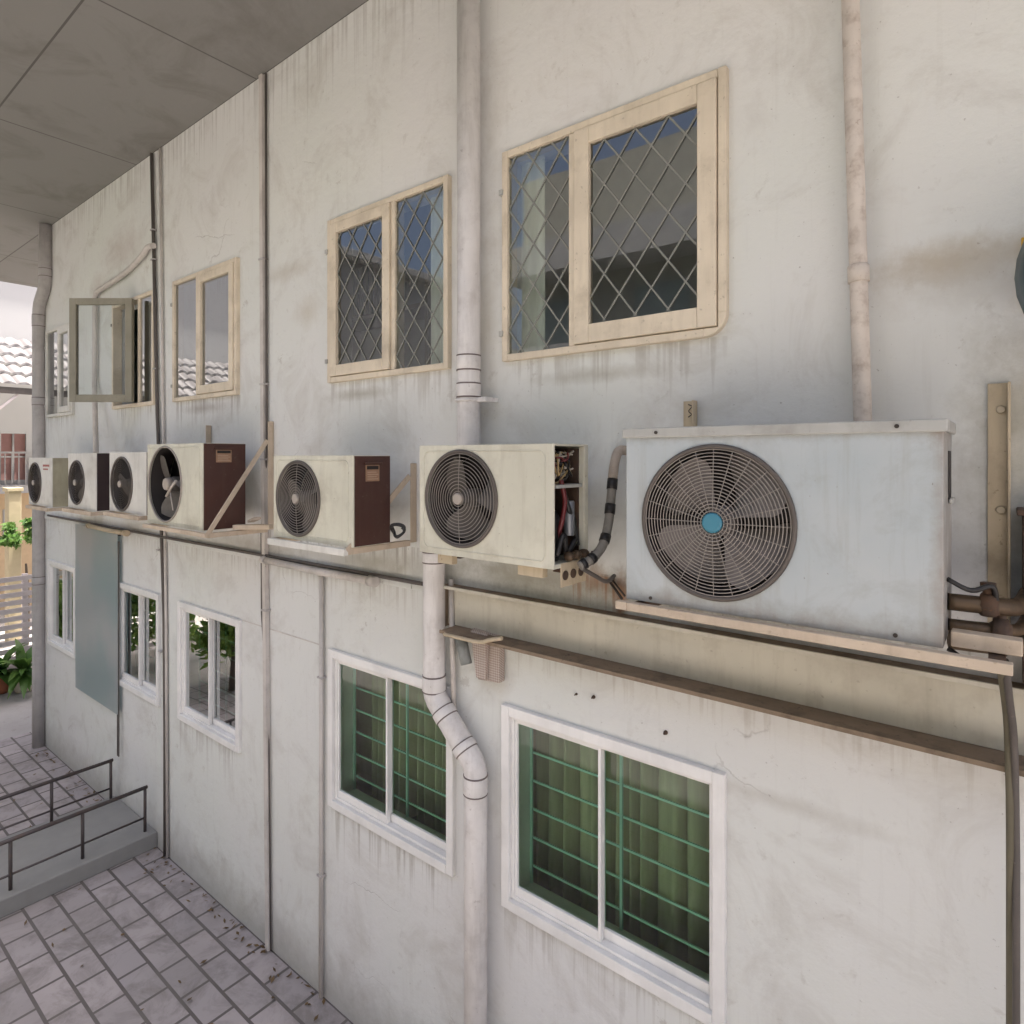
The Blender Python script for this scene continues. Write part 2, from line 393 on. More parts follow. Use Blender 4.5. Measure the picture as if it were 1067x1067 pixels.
# ------------------------------------------------------------------ mesh builder
class MB:
    def __init__(self):
        self.v, self.f, self.s, self.mi = [], [], [], []
        self.mats = []
        self.cur = 0
    def mat(self, name):
        if name not in self.mats: self.mats.append(name)
        self.cur = self.mats.index(name)
        return self
    def face(self, idx, smooth=False):
        self.f.append(tuple(idx)); self.s.append(smooth); self.mi.append(self.cur)
    def box(self, x0, x1, y0, y1, z0, z1, M=None):
        b = len(self.v)
        for p in ((x0, y0, z0), (x1, y0, z0), (x1, y1, z0), (x0, y1, z0), (x0, y0, z1), (x1, y0, z1), (x1, y1, z1), (x0, y1, z1)):
            p = Vector(p)
            self.v.append(M @ p if M else p)
        for q in ((3, 2, 1, 0), (4, 5, 6, 7), (0, 1, 5, 4), (1, 2, 6, 5), (2, 3, 7, 6), (3, 0, 4, 7)):
            self.face([b + i for i in q])
        return self
    def bar(self, a, c, w, h, up=Vector((0, 0, 1))):
        """rectangular bar from a to c, w across, h along up"""
        a, c = Vector(a), Vector(c)
        d = (c - a); L = d.length; d.normalize()
        s = d.cross(up)
        if s.length < 1e-4: s = d.cross(Vector((1, 0, 0)))
        s.normalize(); u = s.cross(d)
        M = Matrix(((s.x, d.x, u.x, a.x), (s.y, d.y, u.y, a.y), (s.z, d.z, u.z, a.z), (0, 0, 0, 1)))
        return self.box(-w / 2, w / 2, 0, L, -h / 2, h / 2, M)
    def quad(self, pts):
        b = len(self.v); self.v += [Vector(p) for p in pts]
        self.face(range(b, b + len(pts))); return self
    def tube(self, pts, r, n=10, closed=False, caps=True):
        pts = [Vector(p) for p in pts]
        rs = r if isinstance(r, (list, tuple)) else [r] * len(pts)
        m = len(pts); b = len(self.v)
        tg = []
        for i in range(m):
            if closed: t = pts[(i + 1) % m] - pts[i - 1]
            else: t = pts[min(i + 1, m - 1)] - pts[max(i - 1, 0)]
            tg.append(t.normalized())
        ref = Vector((0, 0, 1)) if abs(tg[0].z) < .9 else Vector((0, 1, 0))
        u = tg[0].cross(ref).normalized()
        for i in range(m):
            if i: u = (u - tg[i] * u.dot(tg[i])).normalized()
            w = tg[i].cross(u)
            for k in range(n):
                a = 2 * math.pi * k / n
                self.v.append(pts[i] + (u * math.cos(a) + w * math.sin(a)) * rs[i])
        for i in range(m if closed else m - 1):
            j = (i + 1) % m
            for k in range(n):
                self.face((b + i * n + k, b + j * n + k, b + j * n + (k + 1) % n, b + i * n + (k + 1) % n), True)
        if caps and not closed:
            self.face([b + k for k in range(n)]); self.face([b + (m - 1) * n + k for k in reversed(range(n))])
        return self
    def ring(self, c, Rr, r, n=48, k=5):
        """torus lying in the x-z plane"""
        c = Vector(c)
        return self.tube([c + Vector((math.cos(2 * math.pi * i / n) * Rr, 0, math.sin(2 * math.pi * i / n) * Rr)) for i in range(n)], r, k, True)
    def lathe(self, c, prof, n=24, axis='z', caps=True):
        """profile of (radius, height) about an axis through c"""
        c = Vector(c); b = len(self.v)
        for (r, h) in prof:
            for k in range(n):
                a = 2 * math.pi * k / n
                x, y = math.cos(a) * r, math.sin(a) * r
                self.v.append(c + (Vector((x, y, h)) if axis == 'z' else Vector((x, h, y)) if axis == 'y' else Vector((h, x, y))))
        for i in range(len(prof) - 1):
            for k in range(n):
                self.face((b + i * n + k, b + i * n + (k + 1) % n, b + (i + 1) * n + (k + 1) % n, b + (i + 1) * n + k), True)
        if caps:
            self.face([b + k for k in range(n)]); self.face([b + (len(prof) - 1) * n + k for k in range(n)])
        return self
    def build(self, name, mat=None, parent=None, bevel=0.0, seg=2, recalc=True):
        me = bpy.data.meshes.new(name)
        org = parent.matrix_world.translation.copy() if parent else Vector((0, 0, 0))
        if parent:                                           # parents here are only translated
            o = parent; org = Vector((0, 0, 0))
            while o: org += o.location; o = o.parent
        me.from_pydata([tuple(p - org) for p in self.v], [], self.f)
        for p, s, i in zip(me.polygons, self.s, self.mi):
            p.use_smooth = s; p.material_index = i
        if recalc:
            bm = bmesh.new(); bm.from_mesh(me); bmesh.ops.recalc_face_normals(bm, faces=bm.faces); bm.to_mesh(me); bm.free()
        for q in (self.mats or [mat]): me.materials.append(MATS[q])
        ob = bpy.data.objects.new(name, me); COL.objects.link(ob)
        if parent: ob.parent = parent
        if bevel:
            md = ob.modifiers.new('bevel', 'BEVEL'); md.width = bevel; md.segments = seg; md.limit_method = 'ANGLE'; md.angle_limit = R(50)
        return ob

def tag(o, label=None, cat=None, group=None, kind=None):
    if label: o['label'] = label
    if cat: o['category'] = cat
    if group: o['group'] = group
    if kind: o['kind'] = kind
    return o
def thing(name, loc, label, cat, group=None):
    o = bpy.data.objects.new(name, None); COL.objects.link(o)
    o.location = loc; o.empty_display_size = .1
    return tag(o, label, cat, group)
def smooth(pts, n=6):
    """Catmull-Rom through points"""
    pts = [Vector(p) for p in pts]; out = []
    q = [pts[0] * 2 - pts[1]] + pts + [pts[-1] * 2 - pts[-2]]
    for i in range(1, len(q) - 2):
        a, b, c, d = q[i - 1:i + 3]
        for k in range(n):
            t = k / n
            out.append(.5 * ((2 * b) + (c - a) * t + (2 * a - 5 * b + 4 * c - d) * t * t + (3 * b - a - 3 * c + d) * t ** 3))
    out.append(pts[-1]); return out

# ------------------------------------------------------------------ the building
WX0, WX1, WTOP = -10.25, 5.0, 7.0
UP0, UP1 = 4.445, 5.60
LO0, LO1 = 1.435, 2.55
uppers = dict(A=(-10.10, -9.08), B=(-7.79, -6.715), C=(-6.285, -5.075), D=(-3.80, -2.605), F=(-2.19, -.945))
lowers = dict(V=(-10.04, -9.0), W=(-7.68, -6.605), X=(-6.185, -5.045), Y=(-3.80, -2.57), Z=(-2.20, -.955))
building = thing('building', (-2.6, 0, 0), 'long white two storey building side with dirty peeling paint, windows and pipes', 'building')

def wall_with_holes(mb, x0, x1, z0, z1, holes, th):
    xs = sorted({x0, x1, *[h[0] for h in holes], *[h[1] for h in holes]})
    zs = sorted({z0, z1, *[h[2] for h in holes], *[h[3] for h in holes]})
    for i in range(len(xs) - 1):
        for j in range(len(zs) - 1):
            cx_, cz_ = (xs[i] + xs[i + 1]) / 2, (zs[j] + zs[j + 1]) / 2
            if any(h[0] < cx_ < h[1] and h[2] < cz_ < h[3] for h in holes): continue
            for y in (0, th):
                mb.quad([(xs[i], y, zs[j]), (xs[i + 1], y, zs[j]), (xs[i + 1], y, zs[j + 1]), (xs[i], y, zs[j + 1])])
    for h in holes:
        a, b, c, d = h
        mb.quad([(a, 0, c), (a, th, c), (a, th, d), (a, 0, d)]); mb.quad([(b, 0, c), (b, 0, d), (b, th, d), (b, th, c)])
        mb.quad([(a, 0, c), (b, 0, c), (b, th, c), (a, th, c)]); mb.quad([(a, 0, d), (a, th, d), (b, th, d), (b, 0, d)])
mb = MB()
ins = .03
holes = [(a + ins, b - ins, UP0 + ins, UP1 - ins) for a, b in uppers.values()] + [(a + ins, b - ins, LO0 + ins, LO1 - ins) for a, b in lowers.values()]
wall_with_holes(mb, WX0, WX1, 0, WTOP, holes, .16)
mb.build('facade_wall', 'old_whitewash', building, recalc=False)
mb = MB(); mb.box(WX0, WX0 + .16, .16, 7, 0, WTOP); mb.box(WX1 - .16, WX1, .16, 7, 0, WTOP); mb.box(WX0, WX1, 7, 7.16, 0, WTOP)
mb.build('outer_wall', 'old_whitewash', building)
mb = MB(); mb.box(-13.85, WX1 + 1, -2.2, 8, WTOP, WTOP + .28); mb.build('roof_slab', 'soffit', building, .01)
mb = MB(); mb.box(WX0 + .17, WX1 - .17, .17, 6.98, 3.1, 3.3); mb.build('upper_floor', 'interior', building)
mb = MB(); mb.box(WX0 + .17, WX1 - .17, 2.6, 2.7, 3.31, 6.99); mb.box(WX0 + .17, WX1 - .17, 2.2, 2.3, .02, 3.09); mb.build('inner_wall', 'interior', building)
# raised plaster band that divides the storeys, and the expansion joint over the lower windows
mb = MB(); mb.box(-10.24, -2.95, -.012, -.001, 3.085, 3.14); mb.build('plaster_band', 'old_whitewash', building, .004)

m = MB(); m.box(-5.03, -3.94, -.003, -.0005, 2.545, 2.553); m.build('plaster_joint', 'conduit_paint', building)
def curtain(mb, x0, x1, y, z0, z1, waves, amp=.035, n=140, seed=0):
    rnd = random.Random(seed); ph = [rnd.uniform(0, 6) for _ in range(4)]
    b = len(mb.v)
    for i in range(n + 1):
        t = i / n; x = x0 + (x1 - x0) * t
        a = amp * (math.sin(t * waves * 6.283 + ph[0]) + .5 * math.sin(t * waves * 1.63 * 6.283 + ph[1]) + .25 * math.sin(t * waves * 3.1 * 6.283 + ph[2]))
        mb.v.append(Vector((x, y + a, z0))); mb.v.append(Vector((x + .3 * a, y + .8 * a, z1)))
    for i in range(n):
        mb.face((b + 2 * i, b + 2 * i + 2, b + 2 * i + 3, b + 2 * i + 1), True)

def pleats(mb, x0, x1, y, z0, z1, count, depth, seed, n=420):
    rnd = random.Random(seed); ph = rnd.uniform(0, 6)
    b = len(mb.v)
    for i in range(n + 1):
        t = i / n
        u = t * count + .42 * math.sin(t * 17 + ph) + .2 * math.sin(t * 41 + 2 * ph)
        a = depth * (1 - abs(math.sin(math.pi * u)) ** .55)
        x = x0 + (x1 - x0) * t
        mb.v += [Vector((x, y + a, z0)), Vector((x + .01 * math.sin(u * 2), y + .9 * a + .01, z1))]
    for i in range(n): mb.face((b + 2 * i, b + 2 * i + 2, b + 2 * i + 3, b + 2 * i + 1), True)

def lower_window(x0, x1, label, cur=True, seed=0):
    z0, z1 = LO0, LO1
    w = .055
    f = MB()                                         # flat aluminium surround, proud of the wall, with a stepped inner frame
    f.box(x0, x0 + w, -.03, .04, z0, z1); f.box(x1 - w, x1, -.03, .04, z0, z1)
    f.box(x0 + w, x1 - w, -.03, .04, z1 - w, z1); f.box(x0 + w, x1 - w, -.034, .04, z0, z0 + w)
    a, b, c, d = x0 + w, x1 - w, z0 + w, z1 - w
    f.box(a, a + .02, -.008, .15, c, d); f.box(b - .02, b, -.008, .15, c, d)
    f.box(a + .02, b - .02, -.008, .15, d - .02, d); f.box(a + .02, b - .02, -.008, .15, c, c + .02)
    fr = f.build('window', 'white_aluminium', building, .004)
    tag(fr, label)
    a += .02; b -= .02; c += .02; d -= .02
    mid = a + (b - a) * .485
    s = MB(); t = .017                                # two sliding leaves
    for (p, q, y) in ((a, mid + .012, .0), (mid - .012, b, .035)):
        s.box(p, p + t, y, y + .03, c, d); s.box(q - t, q, y, y + .03, c, d)
        s.box(p + t, q - t, y, y + .03, d - t, d); s.box(p + t, q - t, y, y + .03, c, c + .05)
    s.build('sliding_sash', 'white_aluminium', fr, .003)
    g = MB()
    for (p, q, y) in ((a + t, mid + .012 - t, .015), (mid - .012 + t, b - t, .05)):
        g.quad([(p, y, c + .05), (q, y, c + .05), (q, y, d - t), (p, y, d - t)])
    g.build('pane', 'glass_green' if cur else 'glass_mirror', fr, recalc=False)
    s = MB()                                          # green security grille behind the glass
    k = 6
    for i in range(k):
        z = c + (d - c) * (i + .55) / k
        s.bar((a - .02, .155, z), (b + .02, .155, z), .009, .011)
    for x in (a + .01, mid + .05, b - .012): s.bar((x, .141, c), (x, .141, d), .014, .014)
    s.build('security_bars', 'teal_bar', fr)
    if cur:
        cu = MB(); pleats(cu, a - .3, b + .12, .30, c - .2, d + .15, 15, .17, seed)
        cu.build('curtain', 'curtain_olive', fr)
lower_window(*lowers['V'], 'white sliding window at the far end, partly hidden by the frosted sheet', cur=False)
lower_window(*lowers['W'], 'white sliding window just right of the hanging frosted sheet', cur=False)
lower_window(*lowers['X'], 'white sliding window with teal bars between two thin wall conduits', cur=False)
lower_window(*lowers['Y'], 'white sliding window with teal bars crossed by the bent white drainpipe', seed=4)
lower_window(*lowers['Z'], 'white sliding window with olive curtains under the long cream channel', seed=5)

def lattice(mb, x0, x1, z0, z1, y, dw=.167, dh=.22, r=.0042):
    """diamond strips clipped to the pane"""
    sl = dh / dw
    k0 = int((z0 - sl * (x1 - x0)) / dh) - 2
    n = int((z1 - z0 + 2 * sl * (x1 - x0)) / dh) + 5
    for sgn in (1, -1):
        for i in range(n + 4):
            zc = z0 - sl * (x1 - x0) - dh + i * dh
            # z = zc + sgn*sl*(x-x0)   (for -1 start from the top side)
            base = zc if sgn == 1 else zc + 2 * dh
            pts = []
            for (x, z) in ((x0, base), (x1, base + sgn * sl * (x1 - x0))): pts.append([x, z])
            (xa, za), (xb, zb) = pts
            lo, hi = 0.0, 1.0
            dz = zb - za
            t1, t2 = (z0 - za) / dz, (z1 - za) / dz
            lo, hi = max(lo, min(t1, t2)), min(hi, max(t1, t2))
            if hi - lo < .03: continue
            A = (xa + (xb - xa) * lo, y, za + dz * lo); B = (xa + (xb - xa) * hi, y, za + dz * hi)
            mb.bar(A, B, .009, .004 + .0003 * sgn, Vector((0, 1, 0)))

def upper_window(key, label, sash, split, woods='cream_wood', lead=False, gl='glass_clear', sash_open=None, round_corner=False, drape=None):
    x0, x1 = uppers[key]; z0, z1 = UP0, UP1
    w = .038
    f = MB()
    f.box(x0, x0 + w, -.035, .06, z0, z1)
    if round_corner:
        rr = .10
        f.box(x1 - w, x1, -.035, .06, z0 + rr, z1); f.box(x0 + w, x1 - rr, -.034, .06, z0, z0 + w)
        b = len(f.v); n = 8
        for i in range(n + 1):
            a = -math.pi / 2 + math.pi / 2 * i / n
            for (q, y) in ((rr, -.0345), (rr, .06)):
                f.v.append(Vector((x1 - rr + math.cos(a) * q, y, z0 + rr + math.sin(a) * q)))
            for y in (-.0345, .06):
                t = i / n                                   # square inner edge
                p = (x1 - rr + (rr - w) * min(1, 2 * t), z0 + w + (rr - w) * max(0, 2 * t - 1))
                f.v.append(Vector((p[0], y, p[1])))
        for i in range(n):
            o, q = b + 4 * i, b + 4 * (i + 1)
            f.face((o, q, q + 2, o + 2)); f.face((o + 1, o + 3, q + 3, q + 1)); f.face((o, o + 1, q + 1, q)); f.face((o + 2, q + 2, q + 3, o + 3))
    else:
        f.box(x1 - w, x1, -.035, .06, z0, z1); f.box(x0 + w, x1 - w, -.034, .06, z0, z0 + w)
    f.box(x0 + w, x1 - w, -.034, .06, z1 - w, z1)
    f.box(split - .018, split + .018, -.03, .055, z0 + w, z1 - w)
    fr = f.build('window', woods, building, .005)
    tag(fr, label)
    a, b, c, d = x0 + w, x1 - w, z0 + w, z1 - w
    left, right = (a, split - .018), (split + .018, b)
    sx = left if sash == 'left' else right
    fx = right if sash == 'left' else left
    t = .085 if sash == 'right' and key == 'F' else .07
    g = MB()
    g.quad([(fx[0], -.012, c), (fx[1], -.012, c), (fx[1], -.012, d), (fx[0], -.012, d)])
    def make_sash(xa, xb, mbs, M=None):
        mbs.box(xa, xa + t, -.045, .0, c + .004, d - .004, M); mbs.box(xb - t, xb, -.045, .0, c + .004, d - .004, M)
        mbs.box(xa + t, xb - t, -.0445, .0, d - t, d - .004, M); mbs.box(xa + t, xb - t, -.0445, .0, c + .004, c + t + .01, M)
    s = MB()
    if sash_open:
        hx = sx[1]; ang = sash_open
        M = Matrix.Translation((hx, -.06, 0)) @ Matrix.Rotation(ang, 4, 'Z') @ Matrix.Translation((-hx, 0, 0))
        make_sash(sx[0], sx[1], s, M)
        so = s.build('open_sash', 'olive_backlit', fr, .004)
        tag(so, 'olive grey casement leaf swung open to the left')
        q = MB()
        pts = [M @ Vector(p) for p in ((sx[0] + t, -.02, c + t), (sx[1] - t, -.02, c + t), (sx[1] - t, -.02, d - t), (sx[0] + t, -.02, d - t))]
        q.quad(pts); q.build('open_pane', 'glass_thin', fr, recalc=False)
    else:
        make_sash(sx[0] + .004, sx[1] - .004, s)
        so = s.build('sash', woods, fr, .004)
        g.quad([(sx[0] + t, -.02, c + t), (sx[1] - t, -.02, c + t), (sx[1] - t, -.02, d - t), (sx[0] + t, -.02, d - t)])
    g.build('pane', gl, fr, recalc=False)
    if lead:
        l = MB()
        lattice(l, sx[0] + t, sx[1] - t, c + t, d - t, -.024)
        lattice(l, fx[0], fx[1], c, d, -.015)
        l.build('lead_lattice', 'lead_strip', fr)
    if drape:
        cu = MB(); curtain(cu, drape[0], drape[1], .11, c - .1, d + .1, drape[2], .012, seed=9)
        cu.build('curtain', 'curtain_pale', fr)
    for zz in (c + .10, d - .2):
        h = MB(); h.box(x0 - .012, x0 + .012, -.045, -.02, zz, zz + .03); h.build('hinge', 'lid_grey', fr)
upper_window('A', 'small cream window at the far end beside the corner drainpipe', 'right', -9.6, 'white_enamel', gl='glass_reflective')
upper_window('B', 'cream casement window with one leaf standing open', 'left', -7.085, sash_open=R(38), gl='glass_reflective')
upper_window('C', 'closed cream casement with plain panes reflecting bright buildings', 'right', -5.79, gl='glass_reflective')
upper_window('D', 'cream diamond leaded window left of the white drainpipe', 'left', -3.10, lead=True, drape=(-2.90, -2.74, 1.3))
upper_window('F', 'cream diamond leaded window with rounded lower corner above the open unit', 'right', -1.735, lead=True, round_corner=True, drape=(-2.36, -1.99, 2.1))

# pale things standing inside the leaded rooms
def slats(x0, x1, z0, z1, n, y):
    m_ = MB()
    for i in range(n):
        x = x0 + (x1 - x0) * i / (n - 1)
        m_.box(x, x + (x1 - x0) / n * .55, y, y + .02, z0, z1)
    m_.box(x0 - .02, x1 + .05, y + .021, y + .03, (z0 + z1) / 2 - .01, (z0 + z1) / 2 + .01)
    return m_
rk = thing('file_shelf', (-4.2, 1.1, 3.31), 'pale row of files on a shelf inside the left leaded window', 'shelf')
slats(-5.05, -4.3, 5.28, 5.74, 11, 1.1).build('files', 'curtain_pale', rk)
m_ = MB(); m_.box(-5.3, -3.9, 1.05, 1.4, 5.22, 5.26); m_.box(-5.3, -5.26, 1.05, 1.4, 3.31, 5.6); m_.box(-3.94, -3.9, 1.05, 1.4, 3.31, 5.6); m_.box(-5.3, -3.9, 1.05, 1.4, 4.3, 4.34)
m_.build('rack', 'lead_strip', rk)

# ------------------------------------------------------------------ air conditioners
def front_plate(mb, x0, x1, z0, z1, c, rad, y, th=.01):
    """sheet with a round fan opening"""
    n = 72; b = len(mb.v)
    for yy in (y, y + th):
        for i in range(n):
            a = 2 * math.pi * i / n
            mb.v.append(Vector((c[0] + math.cos(a) * rad, yy, c[1] + math.sin(a) * rad)))
        for i in range(n):
            a = 2 * math.pi * i / n; dx, dz = math.cos(a), math.sin(a)
            t = min(((x1 if dx > 0 else x0) - c[0]) / dx if abs(dx) > 1e-9 else 1e9, ((z1 if dz > 0 else z0) - c[1]) / dz if abs(dz) > 1e-9 else 1e9)
            mb.v.append(Vector((c[0] + dx * t, yy, c[1] + dz * t)))
    corners = []
    for (X, Z) in ((x0, z0), (x1, z0), (x1, z1), (x0, z1)):
        # move the nearest perimeter sample onto each corner
        ang = math.atan2(Z - c[1], X - c[0]) % (2 * math.pi)
        k = round(ang / (2 * math.pi) * n) % n
        for layer in (0, 1): mb.v[b + layer * 2 * n + n + k] = Vector((X, y + th * layer, Z))
    for layer in (0, 1):
        o = b + layer * 2 * n
        for i in range(n):
            j = (i + 1) % n
            mb.face((o + i, o + j, o + n + j, o + n + i))
    for i in range(n):
        j = (i + 1) % n
        mb.face((b + i, b + 2 * n + i, b + 2 * n + j, b + j)); mb.face((b + n + i, b + n + j, b + 3 * n + j, b + 3 * n + i))

def blade_fan(mb, c, y, rad, count, hub, phase, pitch=.5, spread=.8, sweep=.5):
    """swept axial blades round the y axis"""
    n, m = 7, 7
    for k in range(count):
        b = len(mb.v); a0 = phase + 2 * math.pi * k / count
        for i in range(n + 1):
            r = hub * .8 + (rad - hub * .8) * i / n
            half = spread * (.42 + .58 * (i / n) ** .6) * (1 if i < n - 1 else .93 if i < n else .74)
            for j in range(m + 1):
                u = j / m * 2 - 1
                a = a0 + sweep * (i / n) * .5 + half * u * (math.pi / count)
                yy = y + pitch * .14 * rad / .25 * u * (.6 + .4 * i / n) + .012 * u * u
                mb.v.append(Vector((c[0] + math.cos(a) * r, yy, c[1] + math.sin(a) * r)))
        for i in range(n):
            for j in range(m):
                o = b + i * (m + 1) + j
                mb.face((o, o + 1, o + m + 2, o + m + 1), True)
    mb.lathe((c[0], y - .05, c[1]), [(hub * .55, 0), (hub * .9, .008), (hub, .03), (hub, .10)], 24, 'y')

def round_rect(x0, x1, z0, z1, y, r, n=6):
    pts = []
    for (cx_, cz_, a0) in ((x1 - r, z1 - r, 0), (x0 + r, z1 - r, 90), (x0 + r, z0 + r, 180), (x1 - r, z0 + r, 270)):
        for i in range(n + 1):
            a = R(a0 + 90 * i / n); pts.append(Vector((cx_ + math.cos(a) * r, y, cz_ + math.sin(a) * r)))
    return pts

def ac_unit(x0, x1, z0, z1, off, depth, fc, rad, label, body='cream_enamel', side='brown_enamel', side_name='side_panel',
            rings=12, spokes=2, grille='grille_steel', hub='hub_cream', hub_r=.03, fan='fan_dark', blades=3, phase=.6, inset=True,
            lid=False, open_side=False, grille_on=True, plate=None, ring_r=.0018, spread=.8):
    y0, y1 = -off, -off + depth
    t = thing('air_conditioner', ((x0 + x1) / 2, (y0 + y1) / 2, z0), label, 'air conditioner', 'outdoor air conditioner units along the wall')
    c = MB(); sh = .01
    front_plate(c, x0, x1, z0, z1, fc, rad, y0, sh)
    c.box(x0, x0 + sh, y0 + sh, y1, z0, z1)
    c.box(x0 + sh, x1 - sh, y1 - sh, y1, z0, z1)
    c.box(x0 + sh, x1 - .001, y0 + sh, y1 - sh, z1 - sh, z1); c.box(x0 + sh, x1 - .001, y0 + sh, y1 - sh, z0, z0 + .02)
    if open_side:
        c.box(x1 - .03, x1, y1 - .035, y1, z0 + .001, z1 - .001)
    c.build('cabinet', body, t, .003, 2)
    if not open_side:
        s = MB(); s.box(x1 - sh, x1 + .001, y0 + sh, y1 - .001, z0 + .003, z1 - .003)
        sp = s.build(side_name, side, t, .003)
        tag(sp, {'brown_enamel': 'dark brown side panel', 'dark_brown_enamel': 'nearly black side panel', 'olive_enamel': 'olive beige side panel'}.get(side))
    if inset:
        q = MB(); q.tube(round_rect(x0 + .035, x1 - .045, z0 + .03, z1 - .03, y0 - .0005, .035), .0032, 6, True)
        q.build('front_moulding', body, t)
    # fan well
    w = MB(); w.lathe((fc[0], y0 + sh, fc[1]), [(rad, 0), (rad * .985, .03), (rad * .97, .15)], 56, 'y', False)
    w.lathe((fc[0], y0 + .165, fc[1]), [(rad * .97, 0), (.02, .004)], 40, 'y', True)
    w.build('fan_well', 'shroud_black', t, recalc=False)
    f = MB(); blade_fan(f, fc, y0 + .085, rad * .93, blades, rad * .2, phase, .45, spread)
    f.build('fan', fan, t, recalc=False)
    if grille_on:
        g = MB()
        for i in range(rings):
            r = hub_r + (rad - hub_r) * (i + .5) / rings
            dome = .012 * (1 - (r / rad) ** 2)
            g.ring((fc[0], y0 - .006 - dome, fc[1]), r, ring_r, 64, 5)
        for k in range(spokes):
            a = math.pi / 2 + 2 * math.pi * k / spokes
            pts = []
            for i in range(6):
                r = hub_r * .9 + (rad * 1.015 - hub_r * .9) * i / 5
                pts.append((fc[0] + math.cos(a) * r, y0 - .003 - .012 * (1 - (r / rad) ** 2), fc[1] + math.sin(a) * r))
            g.tube(pts, ring_r * .95, 5)
        gr = g.build('fan_grille', grille, t)
        e = MB(); e.ring((fc[0], y0 - .004, fc[1]), rad * 1.015, .009, 72, 8); e.build('grille_rim', 'grille_dark', t)
        h = MB(); h.lathe((fc[0], y0 - .027, fc[1]), [(hub_r * .8, 0), (hub_r, .004), (hub_r, .022)], 28, 'y'); h.build('hub_badge', hub, t)
    if lid:
        l = MB(); l.box(x0 - .012, x1 + .012, y0 - .012, y1 + .01, z1 - .026, z1 + .012); l.build('lid', 'lid_grey', t, .005)
    if plate:
        px_, pz_, pw, ph = plate
        l = MB(); l.box(x1 + .0012, x1 + .004, px_, px_ + pw, pz_, pz_ + ph); l.build('rating_plate', 'sticker', t, .001)
        l = MB(); l.box(x1 + .0012, x1 + .014, px_ - .02, px_ + pw + .02, pz_ + ph + .003, pz_ + ph + .018); l.build('grip_ledge', side, t, .002)
    return t

def at_off(px, off): return P(px, 476, off)[0]
def fan_from(pxl, pxr, pyt, pyb, off):
    xa, xb = at_off(pxl, off), at_off(pxr, off)
    zc = (P((pxl + pxr) / 2, pyt, off)[1] + P((pxl + pxr) / 2, pyb, off)[1]) / 2
    return ((xa + xb) / 2, zc), (xb - xa) / 2

OFF = .5
def unit_box(pl, pr, pyt, pyb, off=OFF):
    return at_off(pl, off), at_off(pr, off), P(pr, pyb, off)[1], P(pr, pyt, off)[1]

U = {}
spec = {}
def make(key, box, fanpx, **kw):
    x0, x1, z0, z1 = unit_box(*box)
    fc, rad = fan_from(*fanpx, OFF)
    rad = min(rad, (z1 - z0) / 2 - .03)
    spec[key] = (x0, x1, z0, z1)
    U[key] = ac_unit(x0, x1, z0, z1, OFF, kw.pop('depth', .28), fc, rad, **kw)
make('far', (30, 54, 477, 529), (30.5, 43, 481, 525), label='white unit farthest away at the building corner with an olive side and sticker',
     body='white_enamel', side='olive_enamel', rings=11, grille='grille_dark', inset=False)
make('second', (71, 100, 472, 533), (72.5, 88, 477, 528.5), label='white unit with a nearly black side, second from the far corner', body='white_enamel', side='dark_brown_enamel', rings=11, grille='grille_dark', inset=False, phase=.2)
make('third', (114, 152, 471, 537.5), (116.5, 138, 474.5, 534), label='white unit squeezed close beside the unit with the bare fan', body='white_enamel', side='brown_enamel', rings=11, grille='grille_dark', inset=False, phase=1.1, depth=.26)
make('bare', (153.5, 211, 461.5, 553.5), (155.5, 189.3, 467, 542), label='cream unit whose fan is bare without a grille, brown side', depth=.335,
     grille_on=False, fan='fan_dark', phase=2.5, blades=3, hub_r=.03)
x0, x1, z0, z1 = spec['bare']
make('brown', (285, 368, 474.5, 571), (289.6, 332.8, 482, 557), label='cream unit with intact round grille and dark brown side on a white ledge', depth=.27, phase=.9, rings=12)
make('open', (437, 577, 462, 594), (445.5, 517, 469.5, 570), label='cream unit with its side cover missing and wiring exposed', depth=.28, open_side=True, rings=12, phase=2.3, hub_r=.028)
make('big', (652.5, 983, 440.5, 676), (672.5, 827, 467.5, 622), label='largest unit, blue grey with a lid and a blue hub, in the foreground', body='blue_grey_enamel', side='blue_grey_enamel',
     depth=.32, rings=19, spokes=24, grille='grille_steel', hub='hub_blue', hub_r=.036, fan='fan_dusty', blades=4, phase=R(38), inset=False, lid=True, ring_r=.0019, spread=1.0)

# rating plates and small marks
for k, (dy, w, top) in dict(bare=(.10, .12, .05), brown=(.085, .10, .055), far=(.16, .09, .05)).items():
    a, b, c, d = spec[k]
    l = MB(); l.box(b + .0012, b + .004, -OFF + dy, -OFF + dy + w, d - top - .095, d - top); l.build('rating_plate', 'sticker', U[k], .001)
    l = MB()
    for q_ in range(4): l.box(b + .0042, b + .0046, -OFF + dy + .012, -OFF + dy + w * (.9 - .12 * (q_ % 2)), d - top - .084 + q_ * .013, d - top - .079 + q_ * .013)
    l.build('plate_print', 'print_pale', U[k])
    l = MB(); l.box(b + .0042, b + .005, -OFF + dy + .008, -OFF + dy + w - .008, d - top - .026, d - top - .006); l.build('plate_slot', 'shroud_black', U[k])
    if k != 'far':
        l = MB(); l.box(b + .0012, b + .016, -OFF + dy - .015, -OFF + dy + w + .015, d - top + .003, d - top + .016); l.build('grip_ledge', 'brown_enamel', U[k], .003)
